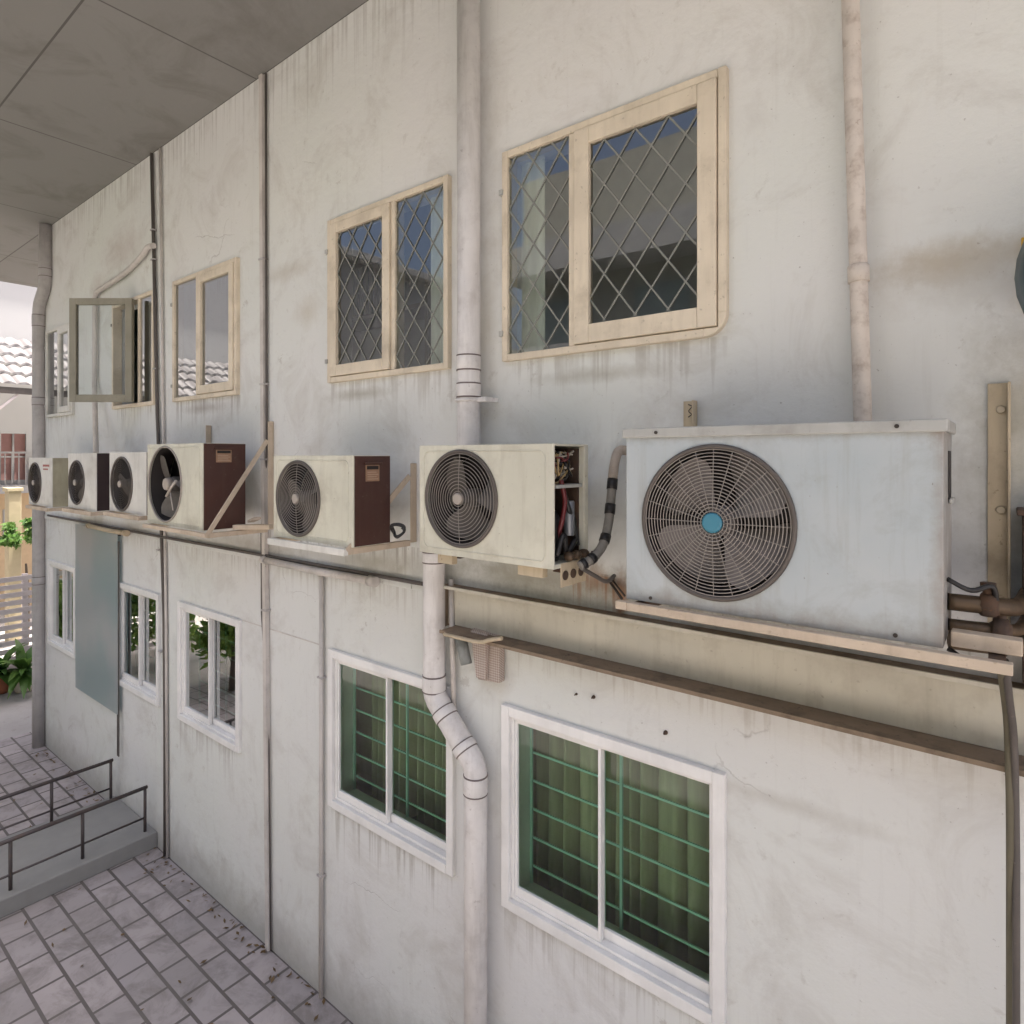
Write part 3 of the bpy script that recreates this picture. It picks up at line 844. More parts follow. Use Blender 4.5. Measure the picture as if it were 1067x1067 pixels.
# faint red model lettering of the farthest unit
a, b, c, d = spec['far']
l = MB()
for i in range(7): l.box(b - .30 + i * .032, b - .30 + i * .032 + .022, -OFF - .002, -OFF - .0003, d - .10 + .004 * (i % 2), d - .075)
for i in range(5): l.box(b - .29 + i * .034, b - .29 + i * .034 + .024, -OFF - .002, -OFF - .0003, d - .135, d - .118)
l.build('front_lettering', 'ink_red', U['far'])
# the bare unit: torn grille strip hanging over its fan
a, b, c, d = spec['bare']
fcb, rb = fan_from(155.5, 189.3, 467, 542, OFF)
l = MB(); l.ring((fcb[0], -OFF - .002, fcb[1]), rb * 1.01, .008, 64, 6); l.build('fan_rim', 'grille_steel', U['bare'])
l = MB(); l.lathe((fcb[0], -OFF + .0, fcb[1]), [(.045, 0), (.05, .01), (.05, .05)], 24, 'y'); l.build('hub_cap', 'hub_cream', U['bare'])
l = MB(); l.tube([(fcb[0] + .05, -OFF + .02, fcb[1] - .06), (fcb[0] + .17, -OFF - .01, fcb[1] - .20)], .004, 5)
l.tube([(fcb[0] - .02, -OFF + .02, fcb[1] - .10), (fcb[0] + .10, -OFF + .01, fcb[1] - .02), (fcb[0] + .20, -OFF, fcb[1] + .03)], .012, 6)
l.build('broken_stay', 'grille_pale', U['bare'])

# the open unit: compartments, wiring, compressor, valves
a, b, c, d = spec['open']; y0, y1 = -OFF, -OFF + .28
t = U['open']
m = MB(); m.box(b - .20, b - .192, y0 + .012, y1 - .012, c + .021, d - .012); m.build('divider_sheet', 'rusty_metal', t)
m = MB(); m.box(b - .19, b - .006, y0 + .03, y1 - .04, d - .195, d - .18); m.box(b - .19, b - .18, y1 - .06, y1 - .05, d - .18, d - .02); m.build('wiring_shelf', 'lid_grey', t, .002)
m = MB(); m.box(b - .19, b - .03, y1 - .04, y1 - .03, c + .03, d - .02); m.build('inner_back_sheet', 'rusty_metal', t)
m = MB(); m.lathe((b - .105, y0 + .085, c + .022), [(.06, 0), (.066, .03), (.066, .19), (.05, .22), (.015, .23)], 24); m.build('compressor', 'black_tape', t)
m = MB(); m.lathe((b - .03, y0 + .165, c + .13), [(.022, 0), (.024, .005), (.024, .15), (.02, .156)], 20); m.build('capacitor', 'capacitor', t)
rnd = random.Random(4)
for i, (mt, n) in enumerate((('wire_red', 4), ('wire_yellow', 4), ('wire_white', 5), ('black_tape', 6))):
    m = MB()
    for k in range(n):
        p = [Vector((b - rnd.uniform(.02, .09), y0 + rnd.uniform(.04, .2), d - rnd.uniform(.03, .17))) for _ in range(5)]
        p = [Vector((min(q.x, b - .012), q.y, q.z)) for q in p]
        m.tube(smooth(p, 5), .0042, 6)
    if mt == 'wire_red':
        m.tube(smooth([(b - .03, y0 + .10, d - .16), (b - .02, y0 + .115, d - .25), (b - .025, y0 + .10, c + .2), (b - .05, y0 + .1, c + .12)], 6), .011, 8)
    if mt == 'black_tape':
        m.tube(smooth([(b - .04, y0 + .13, d - .2), (b - .018, y0 + .15, d - .3), (b - .03, y0 + .2, c + .2), (b - .02, y0 + .22, c + .08)], 6), .012, 8)
        m.tube(smooth([(b - .02, y0 + .05, c + .05), (b - .01, y0 + .09, c + .14), (b - .02, y0 + .13, c + .06), (b - .012, y0 + .19, c + .11)], 6), .013, 8)
    m.build('loose_wires', mt, t)
for k in range(3):
    yy = y1 - .05 - k * .06
    m = MB(); m.lathe((b - .012, yy, c + .045), [(.016, 0), (.02, .012), (.02, .03), (.012, .042)], 14, 'x'); m.build('service_valve', 'oily_brass', t)
# small steel foot and knock-out plate below the open unit
for xa_, xb_2 in ((b - .22, b - .08), (a + .10, a + .2)):
    m = MB(); m.box(xa_, xb_2, y0 + .03, y0 + .07, c - .05, c - .001); m.build('foot', 'cream_steel', t, .004)
m = MB(); m.box(b - .004, b + .0015, y0 + .055, y1 - .02, c - .085, c + .02); m.build('valve_plate', 'cream_steel', t, .002)
for k in range(3):
    m = MB(); m.lathe((b + .0018, y0 + .085 + k * .063, c - .035), [(.021, 0), (.021, .004), (.014, .004)], 20, 'x'); m.build('valve_socket', 'rusty_metal', t)
# big unit: handle slot, side seam, screws, badge-free
a, b, c, d = spec['big']; t = U['big']
m = MB(); m.box(b + .0005, b + .004, -OFF + .16, -OFF + .25, d - .23, d - .08); m.build('handle_recess', 'shroud_black', t, .004)
m = MB(); m.box(b + .004, b + .014, -OFF + .155, -OFF + .255, d - .245, d - .228); m.build('handle_lip', 'lid_grey', t, .003)
for (px, yy, zz) in ((685, -OFF - .0125, d - .007), (935, -OFF - .0125, d - .007), (678, -OFF, c + .018), (933, -OFF, c + .018)):
    m = MB(); m.lathe((at_off(px, OFF), yy, zz), [(.0065, -.004), (.0065, .002)], 10, 'y'); m.build('case_screw', 'screw', t)

# ------------------------------------------------------------------ brackets that carry the units
def bracket(x0, x1, z, label, top, rail_mat='bracket_wood', arm_mat='bracket_wood', post_mat='bracket_wood', front=.53, brace=True, rail_h=.035, left_post=True, ext=.03, brace_top=None, post_w=.045):
    t = thing('wall_bracket', ((x0 + x1) / 2, -.05, z), label, 'bracket', 'brackets holding the units on the wall')
    for x, on in ((x0, left_post), (x1, True)):
        if on:
            m = MB(); m.box(x - post_w / 2, x + post_w / 2, -.012, -.002, z - .02, top); m.box(x + post_w / 2 - .008, x + post_w / 2, -.05, -.0125, z - .02, top)
            m.build('post', post_mat, t, .002)
        m = MB(); m.box(x - .02, x + .02, -front + .012, -.051, z - .04, z - .005); m.build('arm', arm_mat, t, .003)
    m = MB(); m.box(x0 - ext, x1 + ext, -front - .02, -front + .011, z - rail_h - .004, z - .004); m.build('front_rail', rail_mat, t, .003)
    m = MB(); m.box(x0 - ext, x1 + ext, -.26, -.22, z - .0045, z - .0005); m.build('rear_rail', rail_mat, t, .001)
    if brace:
        m = MB(); m.bar((x1 + .015, -.055, (brace_top or top - .1)), (x1 + .015, -front + .005, z - .02), .012, .035); m.build('brace', arm_mat, t, .002)
    return t
s = spec['bare']
bracket(s[0] + .06, P(284, 500, 0)[0], s[2], 'bracket with a long diagonal brace under the bare fan unit', 4.20, brace_top=4.05, rail_h=.03)
s = spec['brown']
bracket(s[0] + .03, P(433, 500, 0)[0] - .01, s[2], 'bracket with a white front ledge under the brown sided unit', 3.88, rail_mat='white_enamel', brace_top=3.8, rail_h=.04, left_post=False, ext=.02)
s = spec['open']
bracket(s[0] + .12, s[1] - .09, s[2] - .002, 'bare steel arms under the unit with exposed wiring', 3.45, rail_mat='rusty_metal', arm_mat='rusty_metal', post_mat='rusty_metal', brace=False, front=.36, rail_h=.02, left_post=False)
s = spec['third']
bracket(s[0] + .02, s[1] - .06, s[2], 'bracket under the unit squeezed beside the bare fan unit', 3.6, brace=False, left_post=False)
s = spec['second']
bracket(s[0] + .02, s[1] - .02, s[2], 'bracket under the unit with the nearly black side', 3.6, brace=False, left_post=False)
s = spec['far']
bracket(s[0] + .1, s[1] - .02, s[2], 'bracket under the unit farthest along the wall', 3.6, brace=False, left_post=False)
s = spec['big']
xb = P(1041, 500, 0)[0]
bk = bracket(P(720, 430, 0)[0], xb, s[2], 'cream bracket with bolted post and long front rail under the largest unit', 4.17, rail_mat='bracket_wood', post_mat='cream_steel', arm_mat='rusty_metal', brace=False, front=.52, rail_h=.032, post_w=.062, ext=.035)
for z in (4.08, 3.74, 3.42):
    m = MB(); m.lathe((xb + .005, -.0122, z), [(.011, -.010), (.014, -.006), (.014, .001)], 14, 'y'); m.build('bolt', 'bolt', bk)
xs_ = P(720, 430, 0)[0]
m = MB(); m.tube(smooth([(xs_ - .008, -.0135, 4.155), (xs_ + .010, -.0135, 4.145), (xs_ - .006, -.0135, 4.125), (xs_ + .008, -.0135, 4.11), (xs_ - .008, -.0135, 4.098)], 4), .002, 4); m.build('pencil_mark', 'ink_dark', bk)
# left end of the front rail reaches further than the post
m = MB(); x_l = at_off(641, .54); m.box(x_l, xs_ - .036, -.54, -.509, s[2] - .036, s[2] - .004); m.build('rail_end', 'bracket_wood', bk, .003)

# ------------------------------------------------------------------ channel beam, conduits, pipes
ch = thing('cable_channel', (-1, -.05, 2.93), 'long cream steel channel with grimy ledges running under the largest unit', 'cable channel')
zt, zb_ = 3.152, 2.93
xl = P(467, 640, .03)[0]
m = MB(); m.box(xl, 1.6, -.03, -.002, zb_, zt); m.build('web', 'channel_paint', ch, .003)
m = MB(); m.box(xl - .014, xl - .0005, -.085, -.002, zb_ - .012, zt + .013); m.build('end_plate', 'grimy_flange', ch, .002)
m = MB(); m.box(xl, 1.6, -.075, -.003, zt + .0005, zt + .012); m.build('top_flange', 'grimy_flange', ch, .003)
m = MB(); m.box(xl, 1.6, -.0755 - .010, -.0755, zt - .004, zt + .014); m.build('top_lip', 'channel_paint', ch, .002)
m = MB(); m.box(xl + .06, 1.6, -.155, -.0305, zb_ - .012, zb_ - .0005); m.box(xl, 1.6, -.0302, -.003, zb_ - .012, zb_ - .0005); m.build('bottom_flange', 'grimy_flange', ch, .003)
m = MB(); m.box(xl + .06, 1.6, -.165, -.1555, zb_ - .016, zb_ + .003); m.build('bottom_lip', 'grimy_flange', ch, .002)

def pipe(name, pts, r, mat, label, cat, n=14, group=None, collars=(), collar_mat=None, clips=()):
    t = thing(name, pts[-1], label, cat, group)
    m = MB(); m.tube(pts, r, n); m.build('pipe_run', mat, t)
    for (p, q) in collars:
        m = MB(); m.tube([p, Vector(p).lerp(Vector(q), .08), Vector(p).lerp(Vector(q), .92), q], [r * 1.02, r * 1.065, r * 1.065, r * 1.02], n); m.build('collar', collar_mat or mat, t)
        if collar_mat:
            pass
        for e in (p, q):
            e = Vector(e); dd = (Vector(q) - Vector(p)).normalized() * .004
            m = MB(); m.tube([e - dd, e + dd], r * 1.05, n); m.build('joint_ring', 'joint_dirt', t)
    for c in clips:
        c = Vector(c)
        m = MB(); m.box(c.x - r * 1.5, c.x + r * 1.9, c.y - r * 1.12, -.001, c.z - .012, c.z + .012); m.build('clip', mat, t, .002)
    return t
# main white drainpipe: straight fall, jog behind the open unit, swan neck below
off = .10
ux = (P(477, 300, off)[0] + P(500, 300, off)[0]) / 2
lx = (P(440.5, 640, off)[0] + P(464.5, 640, off)[0]) / 2
bx = (P(483.5, 820, off)[0] + P(508, 820, off)[0]) / 2
zA = P(455, 722, off)[1]; zB = P(494, 801, off)[1]
pr = .066
pts = [(ux, -off, 6.98), (ux, -off, 4.0)] + smooth([(ux, -off, 3.86), (ux - .05, -off, 3.78), (lx + .05, -off, 3.62), (lx, -off, 3.52)], 4) + [(lx, -off, zA + .06)] + [(lx, -off, zA + .02), (lx + .008, -off, zA - .012), (lx + .028, -off, zA - .045), (bx - .028, -off, zB + .045), (bx - .008, -off, zB + .012), (bx, -off, zB - .02)] + [(bx, -off, zB - .08), (bx, -off, .0)]
dg = lambda t: (lx + .028 + (bx - lx - .056) * t, -off, zA - .045 + (zB - zA + .09) * t)
cz = lambda y: P(488, y, off)[1]
dp = pipe('drainpipe', pts, pr, 'pipe_white', 'thick white drainpipe that bends beneath the open unit', 'drainpipe', 20,
     collars=[((ux, -off, cz(371)), (ux, -off, cz(386))), ((ux, -off, cz(400)), (ux, -off, cz(414))), ((lx, -off, zA + .10), (lx, -off, zA + .01)),
              (dg(.16), dg(.30)), (dg(.74), dg(.86)), ((bx, -off, zB - .03), (bx, -off, zB - .13)), ((lx, -off, 3.36), (lx, -off, 3.30))])
m = MB(); z = P(495, 417, off)[1]
m.tube([Vector((ux + math.cos(a) * pr * 1.08, -off + math.sin(a) * pr * 1.08, z)) for a in [2 * math.pi * i / 24 for i in range(24)]], .009, 6, True)
m.box(ux + pr, ux + pr + .07, -off - .012, -off + .012, z - .012, z + .014); m.box(ux + pr + .045, ux + pr + .07, -off + .0121, -.001, z - .012, z + .014)
m.build('pipe_clamp', 'pipe_white', dp, .002)
# slanting peeling pipe at the right
off = .07
p0, p1 = PV(893, 235, off), PV(899, 440, off)
d_ = (p1 - p0)
top = p0 - d_ * 2.6; bot = p0 + d_ * 1.75
pg = thing('drainpipe', bot, 'slanting drainpipe with peeling cream paint behind the largest unit', 'drainpipe')
m = MB(); m.tube([top, p0 - d_ * .2, p0 + d_ * .25, p1, bot], .031, 16); m.build('pipe_run', 'pipe_peeling', pg)
m = MB(); q = p0 + d_ * .25; m.tube([q - d_ * .05, q - d_ * .04, q + d_ * .04], [.032, .037, .037], 16); m.build('collar', 'pipe_peeling', pg)
# corner downpipe with an offset
off = .06
c0 = PV(41, 770, off); c0.z = 0.0
xo = PV(40.5, 500, off).x
xt = PV(47.5, 262, off).x
zb1, zb0 = PV(44, 295, off).z, PV(40, 325, off).z
pipe('drainpipe', [(xt, -off, 6.99), (xt, -off, zb1 + .1)] + smooth([(xt, -off, zb1 + .04), (xt - .05, -off, zb1 - .1), (xo + .05, -off, zb0 + .1), (xo, -off, zb0 - .05)], 4) + [(xo, -off, 1.0), (xo, -off, 0)], .075, 'pipe_grey',
     'grey drainpipe with an offset bend at the far building corner', 'drainpipe', 16,
     collars=[((xt, -off, zb1 + .16), (xt, -off, zb1 + .06)), ((xo, -off, zb0 - .2), (xo, -off, zb0 - .05)), ((xo, -off, 4.62), (xo, -off, 4.72)), ((xo, -off, 2.2), (xo, -off, 2.3))])
# angled conduit by the open casement, then straight down behind it
off = .04
pipe('conduit', smooth([PV(160, 256, off), PV(154, 258, off), PV(147, 268, off), PV(131, 284, off), PV(112, 297, off), PV(101, 304, off)], 5) + [PV(99, 310, off), PV(98.5, 400, off), PV(100, 472, .2)], .028, 'conduit_paint',
     'bent conduit slanting down behind the open casement to the second unit', 'conduit', 10)
# thin vertical runs
def straight(name, px_top, px_bot, z_top, z_bot, off, r, mat, label, cat, clips=(), square=False, via=()):
    xa, xb_ = P(px_top[0], px_top[1], off)[0], P(px_bot[0], px_bot[1], off)[0]
    pts = [Vector((xa, -off, z_top))]
    for (px, py) in via: pts.append(PV(px, py, off))
    pts.append(Vector((xb_, -off, z_bot)))
    t = thing(name, pts[-1], label, cat)
    m = MB()
    if square:
        for p, q in zip(pts, pts[1:]): m.bar(p, q, r * 2, r * 1.6, Vector((0, 1, 0)))
    else: m.tube(pts, r, 8)
    m.build('cable_run', mat, t)
    for z in clips:
        x = pts[0].x + (pts[-1].x - pts[0].x) * (pts[0].z - z) / (pts[0].z - pts[-1].z)
        m = MB(); m.box(x - r * 1.6, x + r * 1.6, -off - r - .003, -.001, z - .007, z + .007); m.build('clip', 'pipe_grey', t, .001)
    return t
straight('wall_cable', (158, 240), (172, 830), 6.98, .02, .025, .018, 'cable_dark', 'dark cable falling beside the open casement window', 'cable', (6.2, 5.9, 4.8, 3.9, 3.0, 2.0), via=[(164, 430), (168.5, 560), (171, 640), (172, 760)])
straight('wall_conduit', (167, 240), (174.5, 830), 6.98, .02, .02, .014, 'conduit_paint', 'thin pale conduit just right of the dark cable by the casement', 'conduit', via=[(170, 430), (173, 640)])
straight('wall_conduit', (273, 240), (280, 830), 6.98, .02, .022, .022, 'conduit_paint', 'pale square trunking falling between plain and leaded windows', 'conduit', (5.5, 4.5, 3.9, 2.7), True, via=[(275, 450), (277, 640)])
straight('wall_cable', (277, 240), (282, 832), 6.98, .02, .018, .009, 'cable_dark', 'thin black cable hugging the square trunking', 'cable', via=[(278, 470), (272.5, 555), (273, 640), (278, 720), (280, 780)])
straight('wall_conduit', (335, 598), (334.5, 830), 3.08, .02, .025, .017, 'conduit_paint', 'short thin conduit dropping left of the curtained leaded column', 'conduit', (2.33, .9))
[o for o in bpy.data.objects if o.get('label') == 'short thin conduit dropping left of the curtained leaded column'][0]['label'] = 'thin conduit dropping from the cream pipe, left of the third lower window'
# horizontal runs at storey level
def hrun(name, pxa, pya, pxb, pyb, off, r, mat, label, cat, n=10, cap=False):
    a, b = PV(pxa, pya, off), PV(pxb, pyb, off); z = (a.z + b.z) / 2
    t = thing(name, (b.x, -off, z), label, cat)
    m = MB(); m.tube([(a.x, -off, z + .004), ((a.x + b.x) / 2, -off, z - .006), (b.x, -off, z)], r, n); m.build('pipe_run', mat, t)
    if cap:
        m = MB(); m.tube([(b.x - .035, -off, z), (b.x + .035, -off, z)], r * 1.35, n); m.build('end_cap', mat, t)
        m = MB(); m.tube([(a.x - .02, -off, z), (a.x - .06, -off, z + .002), (a.x - .075, -.01, z + .01)], r * 1.1, n); m.build('elbow', mat, t)
    return t
hrun('conduit', 278, 585, 388, 605, .06, .026, 'conduit_paint', 'short cream pipe with an end cap below the brown sided unit', 'pipe', 12, True)
hrun('wall_cable', 50, 536, 440, 611, .03, .013, 'cable_dark', 'long dark cable along the wall under the row of units', 'cable')
hrun('conduit', 93, 548, 131, 556, .07, .024, 'cream_steel', 'short cream pipe above the frosted sheet', 'pipe', 12, True)
# two risers at the left end of the channel
straight('wall_conduit', (470, 600), (473, 720), 3.2, 2.42, .04, .016, 'conduit_paint', 'stub of conduit beside the left end of the cream channel', 'conduit')
# woven sleeve cluster under the channel
off = .06
tc = thing('sleeve_cover', PV(505, 700, off), 'woven patterned cover with grey sleeves hanging under the channel end', 'cover')
def poly_box(mb, pxs, off, th):
    f_ = [PV(x, y, off) for x, y in pxs]; k = [p + Vector((0, th, 0)) for p in f_]
    b = len(mb.v); mb.v += f_ + k; n = len(f_)
    mb.face(range(b, b + n)); mb.face(reversed(range(b + n, b + 2 * n)))
    for i in range(n): mb.face((b + i, b + (i + 1) % n, b + n + (i + 1) % n, b + n + i))
m = MB(); poly_box(m, [(491, 655), (520, 664), (520, 712), (498, 708), (495, 690)], .055, .05); m.build('woven_plate', 'cane_weave', tc, .003)
m = MB(); poly_box(m, [(490, 657), (507, 661), (505, 709), (496, 706)], .085, .028); m.build('woven_fold', 'cane_weave', tc, .003)
m = MB(); m.tube([PV(480, 664, .08), PV(486, 692, .08)], .033, 14); m.build('grey_sleeve', 'foil_grey', tc)
m = MB(); m.tube([PV(471, 655, .07), PV(474, 664, .07)], .02, 12); m.build('short_sleeve', 'foil_grey', tc)
m = MB(); m.tube(smooth([PV(463, 661, .175), PV(480, 665, .18), PV(500, 669, .18), PV(510, 667, .18), PV(523, 665, .175)], 5), .011, 8); m.build('support_rod', 'cream_steel', tc)

# refrigerant hose between open unit and big unit
hs = thing('refrigerant_hose', PV(648, 470, .04), 'taped pale refrigerant hose curving from the wall to the open unit', 'hose')
hp = smooth([PV(655, 470, .02), PV(645, 470, .07), PV(640, 485, .12), PV(637, 515, .16), PV(634, 545, .2), PV(628, 568, .26), PV(617, 582, .33), PV(604, 590, .38)], 6)
m = MB(); m.tube(hp[:16], .023, 12); m.build('bare_length', 'insulation', hs)
m = MB(); m.tube(hp[15:], .021, 12); m.build('foil_length', 'hose_grey', hs)
for i in (15, 20, 27, 35, 39):
    m = MB(); m.tube([hp[i], hp[i + 1], hp[min(i + 2, len(hp) - 1)]], .0245, 12); m.build('tape_band', 'black_tape', hs)
m = MB(); m.tube(smooth([PV(640, 600, .05), PV(632, 606, .2), PV(620, 600, .30), PV(606, 592, .36)], 5), .01, 8); m.build('thin_line', 'cable_dark', hs)
# screw-eye stays left of the big unit
st = thing('wall_hook', PV(640, 618, .02), 'short dark metal stay on the wall left of the largest unit', 'hook')
for a_, b_, r_ in ((PV(634, 604, .01), PV(648, 624, .06), .007), (PV(637, 603, .01), PV(651, 621, .06), .005)):
    m = MB(); m.tube([a_, b_], r_, 6); m.build('stay', 'screw', st)

cc = thing('cable_coil', PV(414, 553, .35), 'small black cable coil behind the brown sided unit', 'cable')
m = MB(); q = PV(414, 553, .33)
m.tube(smooth([q + Vector((math.cos(a) * (.055 - .004 * i / 6), .015 * math.sin(2.1 * a), math.sin(a) * (.04 - .003 * i / 6))) for i, a in enumerate([k * .7 for k in range(20)])], 3), .008, 6); m.build('coil', 'black_tape', cc)
ws = thing('wood_block', PV(262, 549, .25), 'broken wood offcuts lying on the bracket beside the bare fan unit', 'wood block')
zb3 = spec['bare'][2] + .0
m = MB(); q = PV(266, 549, .2); m.bar((q.x - .12, -.30, zb3 + .02), (q.x + .12, -.14, zb3 + .025), .06, .035); m.build('offcut', 'bracket_wood', ws, .003)
m = MB(); m.bar((q.x - .10, -.18, zb3 + .055), (q.x + .14, -.26, zb3 + .10), .05, .02); m.build('offcut', 'insulation', ws, .003)
# valves and oily pipes right of the big unit
vp = thing('valve_cluster', PV(1010, 640, .3), 'oily brass valves and copper pipes beside the largest unit', 'valve')
bb = spec['big'][1]
for k, (z, yy, r) in enumerate(((3.475, -.36, .026), (3.40, -.34, .019), (3.345, -.30, .03))):
    m = MB(); m.tube(smooth([(bb + .002, yy, z), (bb + .09, yy + .03, z - .004), (bb + .17, yy + .10, z - .01), (bb + .2, -.06, z)], 5), r, 10); m.build('copper_pipe', 'oily_brass', vp)
for (x, y, z) in ((bb + .10, -.33, 3.475), (bb + .13, -.30, 3.40)):
    m = MB(); m.lathe((x, y, z - .035), [(.02, 0), (.028, .01), (.028, .05), (.014, .06), (.014, .085), (.02, .087), (.02, .1)], 12)
    m.lathe((x - .02, y, z), [(.03, 0), (.036, .005), (.036, .03), (.03, .04)], 6, 'x'); m.build('valve_body', 'rusty_metal', vp)
m = MB(); m.tube(smooth([(bb + .003, -.4, 3.55), (bb + .06, -.38, 3.52), (bb + .11, -.36, 3.535), (bb + .12, -.33, 3.48)], 5), .008, 6); m.build('black_cable', 'black_tape', vp)
m = MB(); m.tube(smooth([(bb + .003, -.36, 3.33), (bb + .05, -.38, 3.31), (bb + .12, -.40, 3.33), (bb + .16, -.3, 3.36)], 5), .008, 6); m.build('black_cable', 'black_tape', vp)
wb = thing('wood_block', (bb + .1, -.3, spec['big'][2]), 'weathered wood block lying across the bracket at the far right', 'wood block')
m = MB(); m.box(bb + .015, bb + .18, -.46, -.41, spec['big'][2], spec['big'][2] + .045); m.build('block', 'bracket_wood', wb, .004)

# rusty cabinet, round teal object and olive cable at the right edge
x0 = P(1053, 560, .02)[0]
rb_ = thing('junction_box', (x0 + .3, -.1, 3.1), 'dark rusty metal box on the wall at the right edge', 'box')
z1_ = P(1056, 530, .1)[1]; z0_ = P(1056, 690, .1)[1]
m = MB(); m.box(x0 + .03, x0 + .6, -.12, -.002, 3.19, z1_ - .02); m.build('box_body', 'rusty_metal', rb_, .006)
m = MB(); m.box(x0 + .015, x0 + .62, -.135, -.002, z1_ - .0195, z1_); m.build('box_lid', 'rusty_metal', rb_, .004)
m = MB(); m.box(x0 + .06, x0 + .5, -.131, -.1205, 3.24, z1_ - .06); m.build('box_door', 'grimy_flange', rb_, .003)
cb = thing('hanging_cable', PV(1050, 830, .18), 'thick olive cable hanging from the bracket end at the right', 'cable')
m = MB(); m.tube(smooth([PV(1042, 690, .42), PV(1046, 715, .3), PV(1050, 750, .2), PV(1052, 800, .18), PV(1053, 860, .17), PV(1053, 1000, .12)], 5) + [Vector((P(1053, 1000, .12)[0], -.12, 0))], .012, 10); m.build('cable_run', 'olive_dark', cb)
m = MB(); m.tube(smooth([PV(1047, 688, .40), PV(1052, 730, .3), PV(1057, 780, .2), PV(1059, 900, .16)], 5) + [Vector((P(1059, 900, .16)[0], -.16, 0))], .010, 8); m.build('thin_cable', 'cable_dark', cb)
# round dark teal object of unknown use at the right edge
lc = PV(1198, 268, .35)
tl = thing('round_object', (lc.x, 0, lc.z), 'dark teal round object with a yellow mount at the upper right edge', 'round object')
m = MB(); m.lathe(lc, [(.03, -.15), (.17, -.12), (.255, -.05), (.28, .03), (.24, .09), (.04, .12)], 32, 'y'); m.build('round_shell', 'teal_plastic', tl)
m = MB(); m.tube(smooth([lc + Vector((-.02, .06, .0)), lc + Vector((-.03, .18, .05)), lc + Vector((-.03, .348, .08))], 6), .018, 10); m.build('mount_arm', 'yellow_paint', tl)
m = MB(); m.box(lc.x - .26, lc.x + .03, -.02, -.001, lc.z - .03, lc.z + .2); m.build('mount_plate', 'yellow_paint', tl, .003)

# old plugs and nails in the wall
k = 0
for (px, py, r, lab) in ((601, 723, .006, 'rusty plug in the wall above the right curtained window, left of a pair'), (619, 726, .009, 'larger rusty plug in the wall above the right curtained window'),
                    (694, 763, .010, 'dark plug close above the right end of the curtained window frame'), (866, 750, .008, 'dark screw hook in the wall below the cream channel')):
    w = thing('wall_plug', PV(px, py, 0), lab, 'wall plug', 'old plugs left in the wall')
    m = MB(); p = PV(px, py, 0); m.lathe(p, [(r, -.001), (r, -.008), (r * .5, -.011), (r * .5, -.022), (r * .2, -.024)], 10, 'y'); m.build('plug', 'rusty_metal', w)

# frosted sheet in front of the lower wall
off = .055
fx0, fx1 = P(78.5, 640, off)[0], P(122, 640, off)[0]
fs = thing('frosted_sheet', ((fx0 + fx1) / 2, -off, 1.12), 'tall frosted blue green plastic sheet hung before the lower wall', 'plastic sheet')
m = MB(); m.box(fx0, fx1, -off, -off + .008, 1.12, 3.105); m.build('sheet', 'frosted_sheet', fs, .002)
for x in (fx1 - .03, fx1 + .0):
    m = MB(); m.bar((x, -off + .016, .66), (x, -off + .016, 3.0), .012, .010); m.build('support_rod', 'cable_dark', fs)
for x in (fx0 + .05, fx1 - .05):
    m = MB(); m.bar((x, -off + .009, 3.06), (x, -.001, 3.06), .018, .0175); m.build('hanger', 'cable_dark', fs)

# ------------------------------------------------------------------ ground, step and railings
def sheet(name, x0, x1, y0, y1, z, mat):
    m = MB(); m.quad([(x0, y0, z), (x1, y0, z), (x1, y1, z), (x0, y1, z)]); o = m.build(name, mat); tag(o, kind='structure'); return o
sheet('ground', -120, 120, -120, 120, 0, 'yard_concrete')
sheet('pavement', -10.9, 6, -3.4, -.001, .004, 'brick_pavers')
sx0, sx1 = P(124, 790, .0)[0], P(160, 818, 0)[0]
sl = thing('entry_step', ((sx0 + sx1) / 2, -.7, 0), 'low grey concrete step against the wall between two railings', 'step')
m = MB(); m.box(sx0 - .1, sx1 + .1, -1.5, -.002, .0045, .16); m.build('step_slab', 'slab_concrete', sl, .01)
m = MB(); m.box(sx0 - .1, sx1 + .1, -1.9, -1.501, .0045, .085); m.build('lower_tread', 'slab_concrete', sl, .01)
for i, (x, lab) in enumerate(((sx0, 'dark metal railing on the far side of the concrete step'), (sx1, 'dark metal railing on the near side of the concrete step'))):
    rl = thing('railing', (x, -.7, .16), lab, 'railing', 'railings beside the step')
    zt_ = .60
    m = MB(); m.tube([(x, -.06, zt_), (x, -1.75, zt_ - .01)], .019, 8); m.build('top_rail', 'steel_rail', rl)
    for y in (-.08, -.62, -1.16, -1.46):
        m = MB(); m.tube([(x, y, .161 if -1.5 < y < -.01 else .03), (x, y, zt_)], .015, 8); m.build('baluster', 'steel_rail', rl)
    m = MB(); m.tube([(x, -.09, .30), (x, -1.46, .29)], .010, 6); m.build('lower_rail', 'steel_rail', rl)

rnd = random.Random(77); m = MB()
for k in range(420):
    near = rnd.random() < .62
    if near: x, y = rnd.uniform(-10, 1.5), -.01 - abs(rnd.gauss(0, .09)) - .02
    else: x, y = rnd.uniform(-10.3, .5), rnd.uniform(-2.6, -.05)
    if sx0 - .12 < x < sx1 + .12 and y > -1.92: continue
    a = rnd.uniform(0, 6.28); L_ = rnd.uniform(.012, .034); W_ = L_ * rnd.uniform(.3, .6)
    u = Vector((math.cos(a), math.sin(a), rnd.uniform(-.1, .5))); v_ = Vector((-math.sin(a), math.cos(a), rnd.uniform(-.1, .2)))
    c_ = Vector((x, y, .012 + L_ * .4))
    m.quad([c_ - u * L_, c_ + v_ * W_, c_ + u * L_, c_ - v_ * W_])
tag(m.build('leaf_litter', 'dry_leaf', None, recalc=False), 'dry fallen leaves and grit along the wall base', 'leaf litter', kind='stuff')
